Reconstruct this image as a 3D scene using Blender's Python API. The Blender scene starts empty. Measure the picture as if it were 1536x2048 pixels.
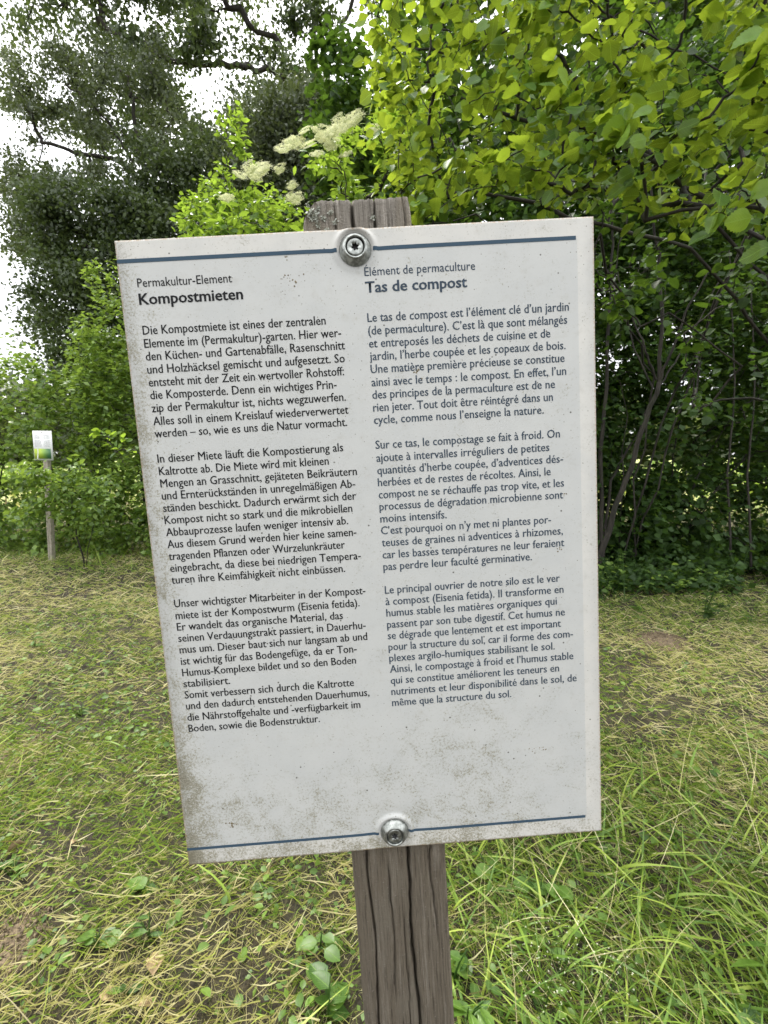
import bpy, math
import numpy as np
from mathutils import Matrix, Vector

# ---------------------------------------------------------------- camera, sky, sun, exposure
sc = bpy.context.scene
col = sc.collection
F_PX = 950.0                       # focal length in pixels of the 1536 x 2048 photograph
PITCH = math.radians(7.0)
CAM = np.array([0.0, 0.0, 1.6])
AX = np.array([1.0, 0.0, 0.0])
AU = np.array([0.0, math.sin(PITCH), math.cos(PITCH)])
AF = np.array([0.0, math.cos(PITCH), -math.sin(PITCH)])
cd = bpy.data.cameras.new('camera'); cam = bpy.data.objects.new('camera', cd); col.objects.link(cam)
cd.sensor_fit = 'VERTICAL'; cd.sensor_height = 36.0; cd.lens = 36.0 * F_PX / 2048.0
cd.clip_start = 0.01; cd.clip_end = 2000.0
cam.location = CAM; cam.rotation_euler = (math.radians(90) - PITCH, 0, 0)
cd.dof.use_dof = True; cd.dof.focus_distance = 0.33; cd.dof.aperture_fstop = 36.0
sc.camera = cam

SUN_EL, SUN_AZ = math.radians(58), math.radians(-28)     # azimuth measured from +Y towards +X
wd = bpy.data.worlds.new('World'); sc.world = wd; wd.use_nodes = True
nt = wd.node_tree; nt.nodes.clear()
sky = nt.nodes.new('ShaderNodeTexSky'); sky.sky_type = 'NISHITA'; sky.sun_disc = False
sky.sun_elevation = SUN_EL; sky.sun_rotation = SUN_AZ; sky.dust_density = 3.0; sky.altitude = 100
tc = nt.nodes.new('ShaderNodeTexCoord')
cn = nt.nodes.new('ShaderNodeTexNoise'); cn.inputs['Scale'].default_value = 2.2; cn.inputs['Detail'].default_value = 5
cr = nt.nodes.new('ShaderNodeValToRGB')                  # the closed cloud layer
cr.color_ramp.elements[0].position = .3; cr.color_ramp.elements[0].color = (11.0, 11.1, 11.4, 1)
cr.color_ramp.elements[1].position = .7; cr.color_ramp.elements[1].color = (14.0, 14.05, 14.2, 1)
mx = nt.nodes.new('ShaderNodeMix'); mx.data_type = 'RGBA'; mx.inputs['Factor'].default_value = 0.88
bg = nt.nodes.new('ShaderNodeBackground'); bg.inputs['Strength'].default_value = 0.05
out = nt.nodes.new('ShaderNodeOutputWorld')
nt.links.new(tc.outputs['Generated'], cn.inputs['Vector']); nt.links.new(cn.outputs['Fac'], cr.inputs['Fac'])
# an overcast sky is brighter overhead than at the horizon (CIE overcast distribution)
sx = nt.nodes.new('ShaderNodeSeparateXYZ'); nt.links.new(tc.outputs['Generated'], sx.inputs[0])
mr = nt.nodes.new('ShaderNodeMapRange'); nt.links.new(sx.outputs['Z'], mr.inputs['Value'])
mr.inputs['From Min'].default_value = 0.0; mr.inputs['From Max'].default_value = 1.0; mr.inputs['To Min'].default_value = .55; mr.inputs['To Max'].default_value = 1.6
vm = nt.nodes.new('ShaderNodeVectorMath'); vm.operation = 'SCALE'
nt.links.new(cr.outputs['Color'], vm.inputs[0]); nt.links.new(mr.outputs['Result'], vm.inputs['Scale'])
nt.links.new(sky.outputs['Color'], mx.inputs['A']); nt.links.new(vm.outputs[0], mx.inputs['B'])
nt.links.new(mx.outputs['Result'], bg.inputs['Color']); nt.links.new(bg.outputs['Background'], out.inputs['Surface'])

sd = bpy.data.lights.new('sun', 'SUN'); sd.energy = 1.5; sd.angle = math.radians(10); sd.color = (1.0, .95, .86)
sun = bpy.data.objects.new('sun', sd); col.objects.link(sun); sun.location = (0, 0, 30)
sdir = Vector((math.sin(SUN_AZ) * math.cos(SUN_EL), math.cos(SUN_AZ) * math.cos(SUN_EL), math.sin(SUN_EL)))
sun.rotation_euler = sdir.to_track_quat('Z', 'Y').to_euler()

sc.view_settings.view_transform = 'Standard'; sc.view_settings.look = 'None'
sc.view_settings.exposure = 2.0; sc.view_settings.gamma = 1.0
sc.view_settings.use_curve_mapping = False
sc.render.engine = 'CYCLES'
cy = sc.cycles
cy.max_bounces = 6; cy.diffuse_bounces = 4; cy.glossy_bounces = 2; cy.transmission_bounces = 4; cy.transparent_max_bounces = 4
cy.use_denoising = True; cy.caustics_reflective = False; cy.caustics_refractive = False
cy.sample_clamp_indirect = 6.0; cy.use_adaptive_sampling = True; cy.adaptive_threshold = 0.012

# ---------------------------------------------------------------- helpers
rng = np.random.default_rng(11)

def W(px, py, d):
    """world point seen at photograph pixel (px, py) at axial distance d metres"""
    return CAM + d * (AF + AX * ((px - 768) / F_PX) + AU * ((1024 - py) / F_PX))

def to_px(p):
    q = np.atleast_2d(p) - CAM
    z = q @ AF
    zz = np.maximum(z, 1e-3)
    return 768 + F_PX * (q @ AX) / zz, 1024 - F_PX * (q @ AU) / zz, z

def hash2(ix, iy, seed):
    h = (ix.astype(np.int64) * 374761393 + iy.astype(np.int64) * 668265263 + seed * 982451653) & 0x7fffffff
    h = ((h ^ (h >> 13)) * 1274126177) & 0x7fffffff
    return ((h ^ (h >> 16)) & 0xffffff) / float(0xffffff)

def noise2(x, y, seed=0):
    x = np.asarray(x, float); y = np.asarray(y, float)
    ix = np.floor(x); iy = np.floor(y); fx = x - ix; fy = y - iy
    fx = fx * fx * (3 - 2 * fx); fy = fy * fy * (3 - 2 * fy)
    a = hash2(ix, iy, seed); b = hash2(ix + 1, iy, seed); c = hash2(ix, iy + 1, seed); d = hash2(ix + 1, iy + 1, seed)
    return (a * (1 - fx) + b * fx) * (1 - fy) + (c * (1 - fx) + d * fx) * fy

def fbm(x, y, seed=0, o=3):
    s = 0; a = .5; t = 0
    for k in range(o):
        s = s + a * noise2(x * 2 ** k, y * 2 ** k, seed + k * 17); t += a; a *= .5
    return s / t

def ground_z(x, y):
    x = np.asarray(x, float); y = np.asarray(y, float)
    return (fbm(x * .35, y * .35, 3) - .5) * .16 + (fbm(x * 2.2, y * 2.2, 8) - .5) * .05

def mesh_np(name, V, quads=None, tris=None, uv=None, tint=None, smooth=False):
    me = bpy.data.meshes.new(name)
    V = np.ascontiguousarray(V, dtype=np.float32)
    q = np.zeros((0, 4), int) if quads is None else np.asarray(quads, int).reshape(-1, 4)
    t = np.zeros((0, 3), int) if tris is None else np.asarray(tris, int).reshape(-1, 3)
    loops = np.concatenate([q.ravel(), t.ravel()]).astype(np.int32)
    tot = np.concatenate([np.full(len(q), 4), np.full(len(t), 3)]).astype(np.int32)
    start = (np.cumsum(tot) - tot).astype(np.int32)
    me.vertices.add(len(V)); me.vertices.foreach_set('co', V.ravel())
    me.loops.add(len(loops)); me.loops.foreach_set('vertex_index', loops)
    me.polygons.add(len(tot)); me.polygons.foreach_set('loop_start', start); me.polygons.foreach_set('loop_total', tot)
    if smooth: me.polygons.foreach_set('use_smooth', np.ones(len(tot), bool))
    if uv is not None:
        l = me.uv_layers.new(name='UVMap'); l.data.foreach_set('uv', np.asarray(uv, np.float32)[loops].ravel())
    if tint is not None:
        a = me.attributes.new('tint', 'FLOAT', 'POINT'); a.data.foreach_set('value', np.asarray(tint, np.float32))
    me.update(calc_edges=True)
    return me

def put(name, me, mat, parent=None, loc=None, matrix=None):
    o = bpy.data.objects.new(name, me); col.objects.link(o)
    if mat is not None and len(me.materials) == 0: me.materials.append(mat)
    if parent is not None: o.parent = parent
    if matrix is not None: o.matrix_local = matrix
    if loc is not None: o.location = loc
    return o

def tag(o, label=None, cat=None, group=None, kind=None):
    if label: o['label'] = label
    if cat: o['category'] = cat
    if group: o['group'] = group
    if kind: o['kind'] = kind
    return o

def empty(name, loc, label, cat, group=None):
    o = bpy.data.objects.new(name, None); col.objects.link(o); o.location = loc
    o.empty_display_size = .05
    return tag(o, label, cat, group)

def frames(d, n):
    """rotation matrices (N,3,3) whose columns are x, y=d, z~n"""
    d = d / (np.linalg.norm(d, axis=1, keepdims=True) + 1e-9)
    x = np.cross(d, n); x /= (np.linalg.norm(x, axis=1, keepdims=True) + 1e-9)
    z = np.cross(x, d)
    return np.stack([x, d, z], 2)

def scatter(tmpl, M, P, S, tint):
    """copies of a template (V, quads, tris, uv) into arrays"""
    V, Q, T, UV = tmpl
    N = len(P); k = len(V)
    if np.ndim(S) == 1: S = np.repeat(np.asarray(S)[:, None], 3, 1)
    out = np.einsum('nij,nkj->nki', M, V[None] * S[:, None, :]) + P[:, None, :]
    off = (np.arange(N) * k)[:, None, None]
    q = (Q[None] + off).reshape(-1, 4) if len(Q) else np.zeros((0, 4), int)
    t = (T[None] + off).reshape(-1, 3) if len(T) else np.zeros((0, 3), int)
    return out.reshape(-1, 3), q, t, np.tile(UV, (N, 1)), np.repeat(tint, k)

def merge(parts):
    V = []; Q = []; T = []; U = []; C = []; o = 0
    for v, q, t, u, c in parts:
        V.append(v); Q.append(q + o); T.append(t + o); U.append(u); C.append(c); o += len(v)
    return np.concatenate(V), np.concatenate(Q), np.concatenate(T), np.concatenate(U), np.concatenate(C)

def mesh_parts(name, parts, smooth=False):
    v, q, t, u, c = merge(parts)
    return mesh_np(name, v, q, t, u, c, smooth)

# leaf templates: origin at the leaf stalk, y along the blade (length 1), z is the upper side
def leaf_tmpl(n, width, serr=0.0, fold=.18, curl=.12, p=.75, e=.8, stalk=.16, wave=0.0, twist=0.0, hole=0):
    ys = np.linspace(0, 1, n + 1)
    V = []; UV = []
    for i, y in enumerate(ys):
        w = width * .5 * max(math.sin(math.pi * min(1, y ** p)), 0) ** e
        if 0 < i < n: w *= 1 + serr * (1 if i % 2 else -1)
        if i == n: w = 0
        if i == 0: w = width * .06
        zc = -curl * y * y + wave * math.sin(y * 7)
        yy = y + stalk
        sl = .05 * (1 if serr else 0) * (1 if i % 2 else 0)
        tw = twist * y
        V += [(0, yy, zc), (-w, yy + sl, zc + fold * w + tw * w), (w, yy + sl, zc + fold * w * .8 - tw * w)]
        UV += [(0.5, y), (0.5 - w, y), (0.5 + w, y)]
    Q = []
    for i in range(n):
        a = 3 * i; b = a + 3
        Q += [(a, b, b + 1, a + 1), (a, a + 2, b + 2, b)]
    T = []
    if stalk:
        k = len(V); V += [(-.012, 0, .0), (.012, 0, .0), (.012, stalk, 0), (-.012, stalk, 0)]
        UV += [(.5, 0)] * 4; Q += [(k, k + 1, k + 2, k + 3)]
    return np.array(V, float), np.array(Q, int), np.zeros((0, 3), int), np.array(UV, float)

HAZEL = [leaf_tmpl(15, .86, .055, .16, .16, .66, .50, .14, .02), leaf_tmpl(15, .80, .06, .32, .05, .64, .52, .14, -.03, .2),
         leaf_tmpl(15, .90, .05, .05, .30, .70, .50, .14, .04, -.25), leaf_tmpl(15, .74, .06, .45, .22, .66, .55, .14, .03, .1)]
HAZEL_LO = [leaf_tmpl(4, .84, 0, .18, .18, .66, .50, 0, .02), leaf_tmpl(4, .76, 0, .38, .08, .66, .52, 0, 0, .2)]
LANCE = [leaf_tmpl(5, .42, .04, .25, .20, .8, .8, .08), leaf_tmpl(5, .36, .04, .35, .08, .8, .8, .08, .02, .2)]
OVAL = [leaf_tmpl(4, .55, .0, .22, .16, .85, .75, .08), leaf_tmpl(4, .5, 0, .35, .05, .85, .75, .08, 0, .3)]
ROUND = [leaf_tmpl(4, .85, .0, .15, .1, .8, .55, .2), leaf_tmpl(4, .8, 0, .25, .18, .8, .55, .2)]
ROUGH = [leaf_tmpl(2, .9, 0, .2, .2, .8, .6, 0), leaf_tmpl(2, .75, 0, .4, .08, .8, .6, 0, 0, .3)]
DIAMOND = (np.array([(0, 0, 0), (.32, .5, .1), (0, 1, -.05), (-.32, .5, .1)], float), np.array([(0, 1, 2, 3)]),
           np.zeros((0, 3), int), np.array([(.5, 0), (.8, .5), (.5, 1), (.2, .5)], float))

def rand_dirs(n, r=rng):
    v = r.normal(size=(n, 3)); return v / np.linalg.norm(v, axis=1, keepdims=True)

# branching skeleton: every target is joined to the nearest part of the growing plant
class Skeleton:
    def __init__(self, seed):
        self.P = np.zeros((20000, 3)); self.par = np.full(20000, -1); self.w = np.zeros(20000); self.n = 0
        self.r = np.random.default_rng(seed); self.paths = []
    def add(self, p, parent):
        self.P[self.n] = p; self.par[self.n] = parent; self.n += 1; return self.n - 1
    def stem(self, pts, seg=8, wob=.02):
        """a free-standing main stem through the given points"""
        pts = [np.array(p, float) for p in pts]; last = self.add(pts[0], -1); ids = [last]
        for a, b in zip(pts[:-1], pts[1:]):
            L = np.linalg.norm(b - a)
            for k in range(1, seg + 1):
                q = a + (b - a) * k / seg + self.r.normal(size=3) * wob * L / seg * 2
                last = self.add(q, last); ids.append(last)
        return ids
    def grow(self, T, seg=4, wig=.05, up=.15, lift=.3):
        for t in T:
            d = np.linalg.norm(self.P[:self.n] - t, axis=1) + lift * np.maximum(0, self.P[:self.n, 2] - t[2])
            i = int(np.argmin(d)); a = self.P[i]; L = np.linalg.norm(t - a)
            path = [i]; last = i
            for k in range(1, seg + 1):
                f = k / seg
                q = a + (t - a) * f + np.array([0, 0, up * L * math.sin(math.pi * f)]) + self.r.normal(size=3) * wig * L * (f < 1)
                last = self.add(q, last); path.append(last)
            self.w[last] += 1
            self.paths.append(path)
    def tubes(self, r0, power=.5, rmax=1.0, sides=5, minw=0):
        n = self.n; w = self.w[:n].copy()
        for i in range(n - 1, -1, -1):
            if self.par[i] >= 0: w[self.par[i]] += w[i]
        rad = np.minimum(r0 * np.maximum(w, .6) ** power, rmax)
        i = np.where((self.par[:n] >= 0) & (w >= minw))[0]; j = self.par[i]
        A = self.P[j]; B = self.P[i]; ra = np.minimum(rad[j], rad[i] * 1.35); rb = rad[i]
        d = B - A; L = np.linalg.norm(d, axis=1, keepdims=True) + 1e-9; d = d / L
        B = B + d * rb[:, None] * .4
        u = np.cross(d, np.array([.31, .17, .93])); u /= np.linalg.norm(u, axis=1, keepdims=True) + 1e-9
        v = np.cross(d, u); ang = np.arange(sides) * 2 * math.pi / sides
        ring = u[:, None] * np.cos(ang)[None, :, None] + v[:, None] * np.sin(ang)[None, :, None]
        V = np.concatenate([A[:, None] + ring * ra[:, None, None], B[:, None] + ring * rb[:, None, None]], 1)
        N = len(i); k = np.arange(sides); kk = (k + 1) % sides
        Q = np.stack([k, kk, kk + sides, k + sides], 1)[None] + (np.arange(N) * 2 * sides)[:, None, None]
        return mesh_np('branches', V.reshape(-1, 3), Q.reshape(-1, 4), smooth=True)
    def leaf_sites(self, per, start=.3, jit=.02):
        """positions and outward directions of leaves along the last stretch of each path"""
        P = []; D = []; S = []
        for path in self.paths:
            pts = self.P[path]; m = len(pts) - 1
            f = start + (1 - start) * (np.arange(per) + self.r.random(per) * .6) / per
            f = np.minimum(f, 1.0); g = f * m; k = np.minimum(g.astype(int), m - 1); h = (g - k)[:, None]
            p = pts[k] * (1 - h) + pts[k + 1] * h; d = pts[k + 1] - pts[k]
            d /= np.linalg.norm(d, axis=1, keepdims=True) + 1e-9
            side = np.where(np.arange(per) % 2 == 0, 1.0, -1.0)
            P.append(p); D.append(d); S.append(side)
        P = np.concatenate(P); D = np.concatenate(D); S = np.concatenate(S)
        return P + self.r.normal(size=P.shape) * jit, D, S

def leaf_frames(D, S, r, droop=.25, spread=.9, tilt=.45):
    n = len(D); side = np.cross(D, np.array([0, 0, 1.0])); side /= np.linalg.norm(side, axis=1, keepdims=True) + 1e-6
    d = D * .55 + side * (S * spread)[:, None] + r.normal(size=(n, 3)) * .28; d[:, 2] -= droop + r.random(n) * droop
    nn = np.array([0, 0, 1.0]) + r.normal(size=(n, 3)) * tilt
    return frames(d, nn)

def in_view(p, margin=40):
    x, y, z = to_px(p); return (z > .2) & (x > -margin) & (x < 1536 + margin) & (y > -margin) & (y < 2048 + margin), z

# ---------------------------------------------------------------- materials
class Nodes:
    def __init__(self, name):
        self.m = bpy.data.materials.new(name); self.m.use_nodes = True; self.t = self.m.node_tree; self.t.nodes.clear()
        self.out = self.n('ShaderNodeOutputMaterial')
    def n(self, t, **kw):
        x = self.t.nodes.new(t)
        for k, v in kw.items(): setattr(x, k, v)
        return x
    def set(self, sock, v):
        if v is None: return
        if isinstance(v, bpy.types.NodeSocket): self.t.links.new(v, sock)
        else:
            if isinstance(v, (tuple, list)) and len(v) == 3 and sock.type == 'RGBA': v = (*v, 1)
            sock.default_value = v
    def math(self, op, a, b=0.0, c=None, clamp=False):
        x = self.n('ShaderNodeMath', operation=op); x.use_clamp = clamp
        self.set(x.inputs[0], a); self.set(x.inputs[1], b)
        if c is not None: self.set(x.inputs[2], c)
        return x.outputs[0]
    def mix(self, f, a, b, mode='MIX'):
        x = self.n('ShaderNodeMix', data_type='RGBA', blend_type=mode)
        self.set(x.inputs['Factor'], f); self.set(x.inputs['A'], a); self.set(x.inputs['B'], b); return x.outputs['Result']
    def noise(self, vec, scale, detail=3, rough=.5, dist=0.0):
        x = self.n('ShaderNodeTexNoise'); self.set(x.inputs['Vector'], vec)
        x.inputs['Scale'].default_value = scale; x.inputs['Detail'].default_value = detail
        x.inputs['Roughness'].default_value = rough; x.inputs['Distortion'].default_value = dist; return x.outputs['Fac']
    def map(self, vec, scale=(1, 1, 1), loc=(0, 0, 0), rot=(0, 0, 0)):
        x = self.n('ShaderNodeMapping'); self.set(x.inputs['Vector'], vec)
        x.inputs['Scale'].default_value = scale; x.inputs['Location'].default_value = loc; x.inputs['Rotation'].default_value = rot
        return x.outputs['Vector']
    def ramp(self, f, stops):
        x = self.n('ShaderNodeValToRGB'); e = x.color_ramp.elements
        while len(e) < len(stops): e.new(.5)
        for el, (p, c) in zip(e, stops): el.position = p; el.color = (*c, 1)
        self.set(x.inputs['Fac'], f); return x.outputs['Color']
    def step(self, f, lo, hi, a=0.0, b=1.0):
        x = self.n('ShaderNodeMapRange'); x.interpolation_type = 'SMOOTHSTEP'; self.set(x.inputs['Value'], f)
        x.inputs['From Min'].default_value = lo; x.inputs['From Max'].default_value = hi
        x.inputs['To Min'].default_value = a; x.inputs['To Max'].default_value = b; return x.outputs['Result']
    def bump(self, h, strength=.3, dist=.001):
        x = self.n('ShaderNodeBump'); self.set(x.inputs['Height'], h); x.inputs['Strength'].default_value = strength
        x.inputs['Distance'].default_value = dist; return x.outputs['Normal']
    def bsdf(self, color, rough=.6, metal=0.0, normal=None, spec=.5, coat=0.0):
        x = self.n('ShaderNodeBsdfPrincipled'); self.set(x.inputs['Base Color'], color); self.set(x.inputs['Roughness'], rough)
        self.set(x.inputs['Metallic'], metal); x.inputs['Specular IOR Level'].default_value = spec
        x.inputs['Coat Weight'].default_value = coat
        if normal is not None: self.set(x.inputs['Normal'], normal)
        return x.outputs['BSDF']
    def done(self, s): self.t.links.new(s, self.out.inputs['Surface']); return self.m

def leaf_mat(name, lo, hi, trans, tr=.45, rough=.42, veins=0.0, single=False, spec=.5):
    """green blade: reflecting upper side and light passing through it; every leaf its own tone"""
    N = Nodes(name)
    if single:
        oi = N.n('ShaderNodeObjectInfo'); t = oi.outputs['Random']
    else:
        at = N.n('ShaderNodeAttribute', attribute_name='tint'); t = at.outputs['Fac']
    c = N.mix(t, lo, hi)
    tcol = N.mix(t, tuple(v * .42 for v in trans), trans)
    uvn = N.n('ShaderNodeTexCoord').outputs['UV']
    nrm = None
    if veins:
        s = N.n('ShaderNodeSeparateXYZ'); N.set(s.inputs[0], uvn)
        ax = N.math('ABSOLUTE', N.math('SUBTRACT', s.outputs['X'], .5))
        ph = N.math('SUBTRACT', s.outputs['Y'], N.math('MULTIPLY', ax, .75))
        w = N.math('ABSOLUTE', N.math('SINE', N.math('MULTIPLY', ph, 26.0)))
        lat = N.step(w, 0.0, .28, 1.0, 0.0)
        mid = N.step(ax, .006, .025, 1.0, 0.0)
        v = N.math('MAXIMUM', N.math('MULTIPLY', lat, .65), mid)
        f = N.math('MULTIPLY', v, veins)
        c = N.mix(f, c, tuple(min(1, x * 1.9 + .02) for x in hi)); tcol = N.mix(f, tcol, tuple(x * .62 for x in trans))
        nrm = N.bump(N.math('SUBTRACT', 1.0, v), .5, .0015)
    blot = N.noise(N.n('ShaderNodeTexCoord').outputs['UV'], 3.5, 3)
    c = N.mix(N.step(blot, .35, .75, 0, .35), c, tuple(x * .6 for x in lo))
    p = N.bsdf(c, rough, 0.0, nrm, spec)
    tl = N.n('ShaderNodeBsdfTranslucent'); N.set(tl.inputs['Color'], tcol)
    mxs = N.n('ShaderNodeMixShader'); mxs.inputs[0].default_value = tr
    N.t.links.new(p, mxs.inputs[1]); N.t.links.new(tl.outputs[0], mxs.inputs[2])
    return N.done(mxs.outputs[0])

def bark_mat(name, c1, c2, scale=18):
    N = Nodes(name); tcn = N.n('ShaderNodeTexCoord').outputs['Object']
    n1 = N.noise(N.map(tcn, (1, 1, .25)), scale, 5, .65); n2 = N.noise(tcn, 2.5, 3)
    c = N.mix(N.step(n1, .3, .7), c1, c2); c = N.mix(N.step(n2, .5, .75, 0, .5), c, (.04, .045, .025))
    return N.done(N.bsdf(c, .9, normal=N.bump(n1, .7, .006)))

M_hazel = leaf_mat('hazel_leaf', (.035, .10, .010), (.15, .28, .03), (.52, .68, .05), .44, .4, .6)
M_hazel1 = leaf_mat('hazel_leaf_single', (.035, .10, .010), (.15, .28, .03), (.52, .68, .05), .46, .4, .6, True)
M_shade = leaf_mat('shaded_leaf', (.016, .042, .008), (.052, .11, .018), (.13, .24, .025), .35, .55, .3, False, .3)  # leaf colours lowered so the canopy's shade is painted into them
M_shade1 = leaf_mat('shaded_leaf_single', (.016, .042, .008), (.055, .11, .018), (.15, .26, .025), .4, .45, .3, True, .35)  # same darkened colours for the single leaves
M_elder = leaf_mat('elder_leaf', (.045, .12, .014), (.17, .29, .035), (.42, .62, .06), .42, .4, .35)
M_elder1 = leaf_mat('elder_leaf_single', (.045, .12, .014), (.17, .29, .035), (.42, .62, .06), .42, .4, .35, True)
M_bush = leaf_mat('bush_leaf', (.06, .125, .022), (.24, .36, .07), (.42, .60, .08), .42, .36)
M_bush1 = leaf_mat('bush_leaf_single', (.06, .125, .022), (.24, .36, .07), (.42, .60, .08), .42, .36, .2, True)
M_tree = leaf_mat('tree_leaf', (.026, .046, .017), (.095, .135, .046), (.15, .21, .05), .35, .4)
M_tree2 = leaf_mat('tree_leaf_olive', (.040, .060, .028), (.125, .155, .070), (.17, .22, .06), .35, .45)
M_weed = leaf_mat('weed_leaf', (.04, .10, .015), (.18, .29, .045), (.36, .52, .06), .4, .45, .3)
M_weed1 = leaf_mat('weed_leaf_single', (.035, .095, .014), (.13, .23, .03), (.26, .42, .05), .4, .42, .5, True)
M_bark = bark_mat('bark', (.013, .011, .009), (.040, .034, .026))
M_bark_g = bark_mat('bark_grey', (.07, .06, .045), (.16, .14, .11), 30)

def grass_mat():
    N = Nodes('grass_blade'); at = N.n('ShaderNodeAttribute', attribute_name='tint')
    c = N.ramp(at.outputs['Fac'], [(0, (.05, .115, .016)), (.22, (.14, .245, .032)), (.42, (.31, .40, .06)), (.55, (.44, .46, .13)),
                                   (.72, (.66, .57, .30)), (.86, (.88, .80, .50)), (1, (.15, .09, .04))])
    p = N.bsdf(c, .5); tl = N.n('ShaderNodeBsdfTranslucent'); N.set(tl.inputs['Color'], N.mix(.35, c, (.45, .55, .08)))
    m = N.n('ShaderNodeMixShader'); m.inputs[0].default_value = .3
    N.t.links.new(p, m.inputs[1]); N.t.links.new(tl.outputs[0], m.inputs[2]); return N.done(m.outputs[0])
M_grass = grass_mat()

def ground_mat():
    N = Nodes('ground'); o = N.n('ShaderNodeTexCoord').outputs['Object']
    a = N.noise(o, 60, 6, .7); b = N.noise(o, 1.6, 4); c = N.noise(N.map(o, (1, 3, 1)), 140, 3, .6)
    col1 = N.mix(N.step(a, .3, .7), (.022, .018, .010), (.085, .065, .036))
    col2 = N.mix(N.step(c, .35, .7), (.03, .033, .012), (.11, .095, .04))
    cc = N.mix(N.step(b, .38, .62, .2, .75), col1, col2); lump = N.noise(o, 24, 5, .75); cc = N.mix(N.step(lump, .42, .62, .7, 0), cc, (.014, .010, .007))
    s = N.n('ShaderNodeSeparateXYZ'); N.set(s.inputs[0], o)
    far = N.step(s.outputs['Y'], 8, 16)
    cc = N.mix(far, cc, N.mix(N.step(b, .3, .7), (.22, .30, .07), (.42, .42, .16)))
    return N.done(N.bsdf(cc, .95, normal=N.bump(N.math('ADD', a, lump), 1.0, .02)))
M_ground = ground_mat()

def plain(name, c, rough=.6, metal=0.0, var=.25, scale=40, spec=.5):
    N = Nodes(name); o = N.n('ShaderNodeTexCoord').outputs['Object']; a = N.noise(o, scale, 4, .6)
    cc = N.mix(N.step(a, .3, .7), tuple(v * (1 - var) for v in c), tuple(min(1, v * (1 + var)) for v in c))
    return N.done(N.bsdf(cc, rough, metal, N.bump(a, .2, .001), spec))

# ---------------------------------------------------------------- ground
def axis(lo, hi, near, step, grow):
    out = [0.0]; s = step
    while out[-1] < hi: out.append(out[-1] + s); s = s if out[-1] < near else s * grow
    neg = [0.0]; s = step
    while neg[-1] > lo: neg.append(neg[-1] - s); s = s if neg[-1] > -near else s * grow
    return np.array(neg[:0:-1] + out)
gx = axis(-320, 320, 4, .12, 1.18); gy = axis(-60, 420, 8, .12, 1.18)
XX, YY = np.meshgrid(gx, gy)
ZZ = ground_z(XX, YY) - np.where(np.hypot(XX, YY) > 30, 0, 0)
nx, ny = len(gx), len(gy)
idx = (np.arange(ny - 1)[:, None] * nx + np.arange(nx - 1)[None]).ravel()
gme = mesh_np('ground', np.stack([XX, YY, ZZ], -1).reshape(-1, 3), np.stack([idx, idx + 1, idx + nx + 1, idx + nx], 1), smooth=True)
tag(put('ground', gme, M_ground), kind='structure')

# ---------------------------------------------------------------- grass and litter
def blade(nseg, bend, width):
    V = []; UV = []
    for i in range(nseg + 1):
        f = i / nseg; w = width * (1 - f ** 1.6) * .5 + width * .03
        V += [(-w, 0, 0), (w, 0, 0)]; V[-2] = (-w, bend * f * f, f * (1 - .25 * bend * f)); V[-1] = (w, bend * f * f, f * (1 - .25 * bend * f))
        UV += [(0, f), (1, f)]
    Q = [(2 * i, 2 * i + 1, 2 * i + 3, 2 * i + 2) for i in range(nseg)]
    return np.array(V, float), np.array(Q, int), np.zeros((0, 3), int), np.array(UV, float)

def wedge(n, y0, y1, r, extra=.9):
    """random ground points in the wedge the photograph sees, and a little to its sides"""
    y = y0 + (y1 - y0) * r.random(n); x = (r.random(n) * 2 - 1) * (y * extra + .7)
    keep = r.random(n) < (y * extra + .7) / (y1 * extra + .7)
    return x[keep], y[keep]

def grass_frames(n, lean, r):
    """upright blade template is in the yz plane: z up; lean 0 upright .. 1 lying"""
    az = r.random(n) * 2 * math.pi; th = lean * math.pi / 2
    f = np.stack([np.cos(az), np.sin(az), 0 * az], 1)
    z = f * np.sin(th)[:, None]; z[:, 2] = np.cos(th)
    x = np.stack([-np.sin(az), np.cos(az), 0 * az], 1); y = np.cross(z, x)
    # roll: standing blades droop forward, lying ones curve along the ground
    ph = np.where(lean < .5, math.pi + r.normal(size=n) * .8, np.where(r.random(n) < .5, 1.0, -1.0) * (1.15 + .55 * r.random(n)))
    c = np.cos(ph)[:, None]; s = np.sin(ph)[:, None]; x, y = x * c - y * s, x * s + y * c
    return np.stack([x, y, z], 2)

def straw_field(x, y):
    """where mown straw lies thick (1) and where fresh green stands (0)"""
    a = fbm(x * .9 + 7, y * .9, 21, 4); b = fbm(x * 3.1, y * 3.1, 33, 2)
    s = np.clip((a - .5) * 3.2 + .48 + (b - .5) * 1.2, 0, 1)
    right = np.clip((x - .15) * 2.5, 0, 1) * np.clip((2.6 - y) * 1.2, 0, 1)
    s = s * (1 - .8 * right)
    shade = np.clip((x - .8) * .9, 0, 1) * np.clip((y - 3.3) * .7, 0, 1)
    return np.clip(s * (1 - .85 * shade), 0, 1)

def ok_ground(x, y, rad=.055):
    return np.hypot(x - POST_XY[0], y - POST_XY[1]) > rad

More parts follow.
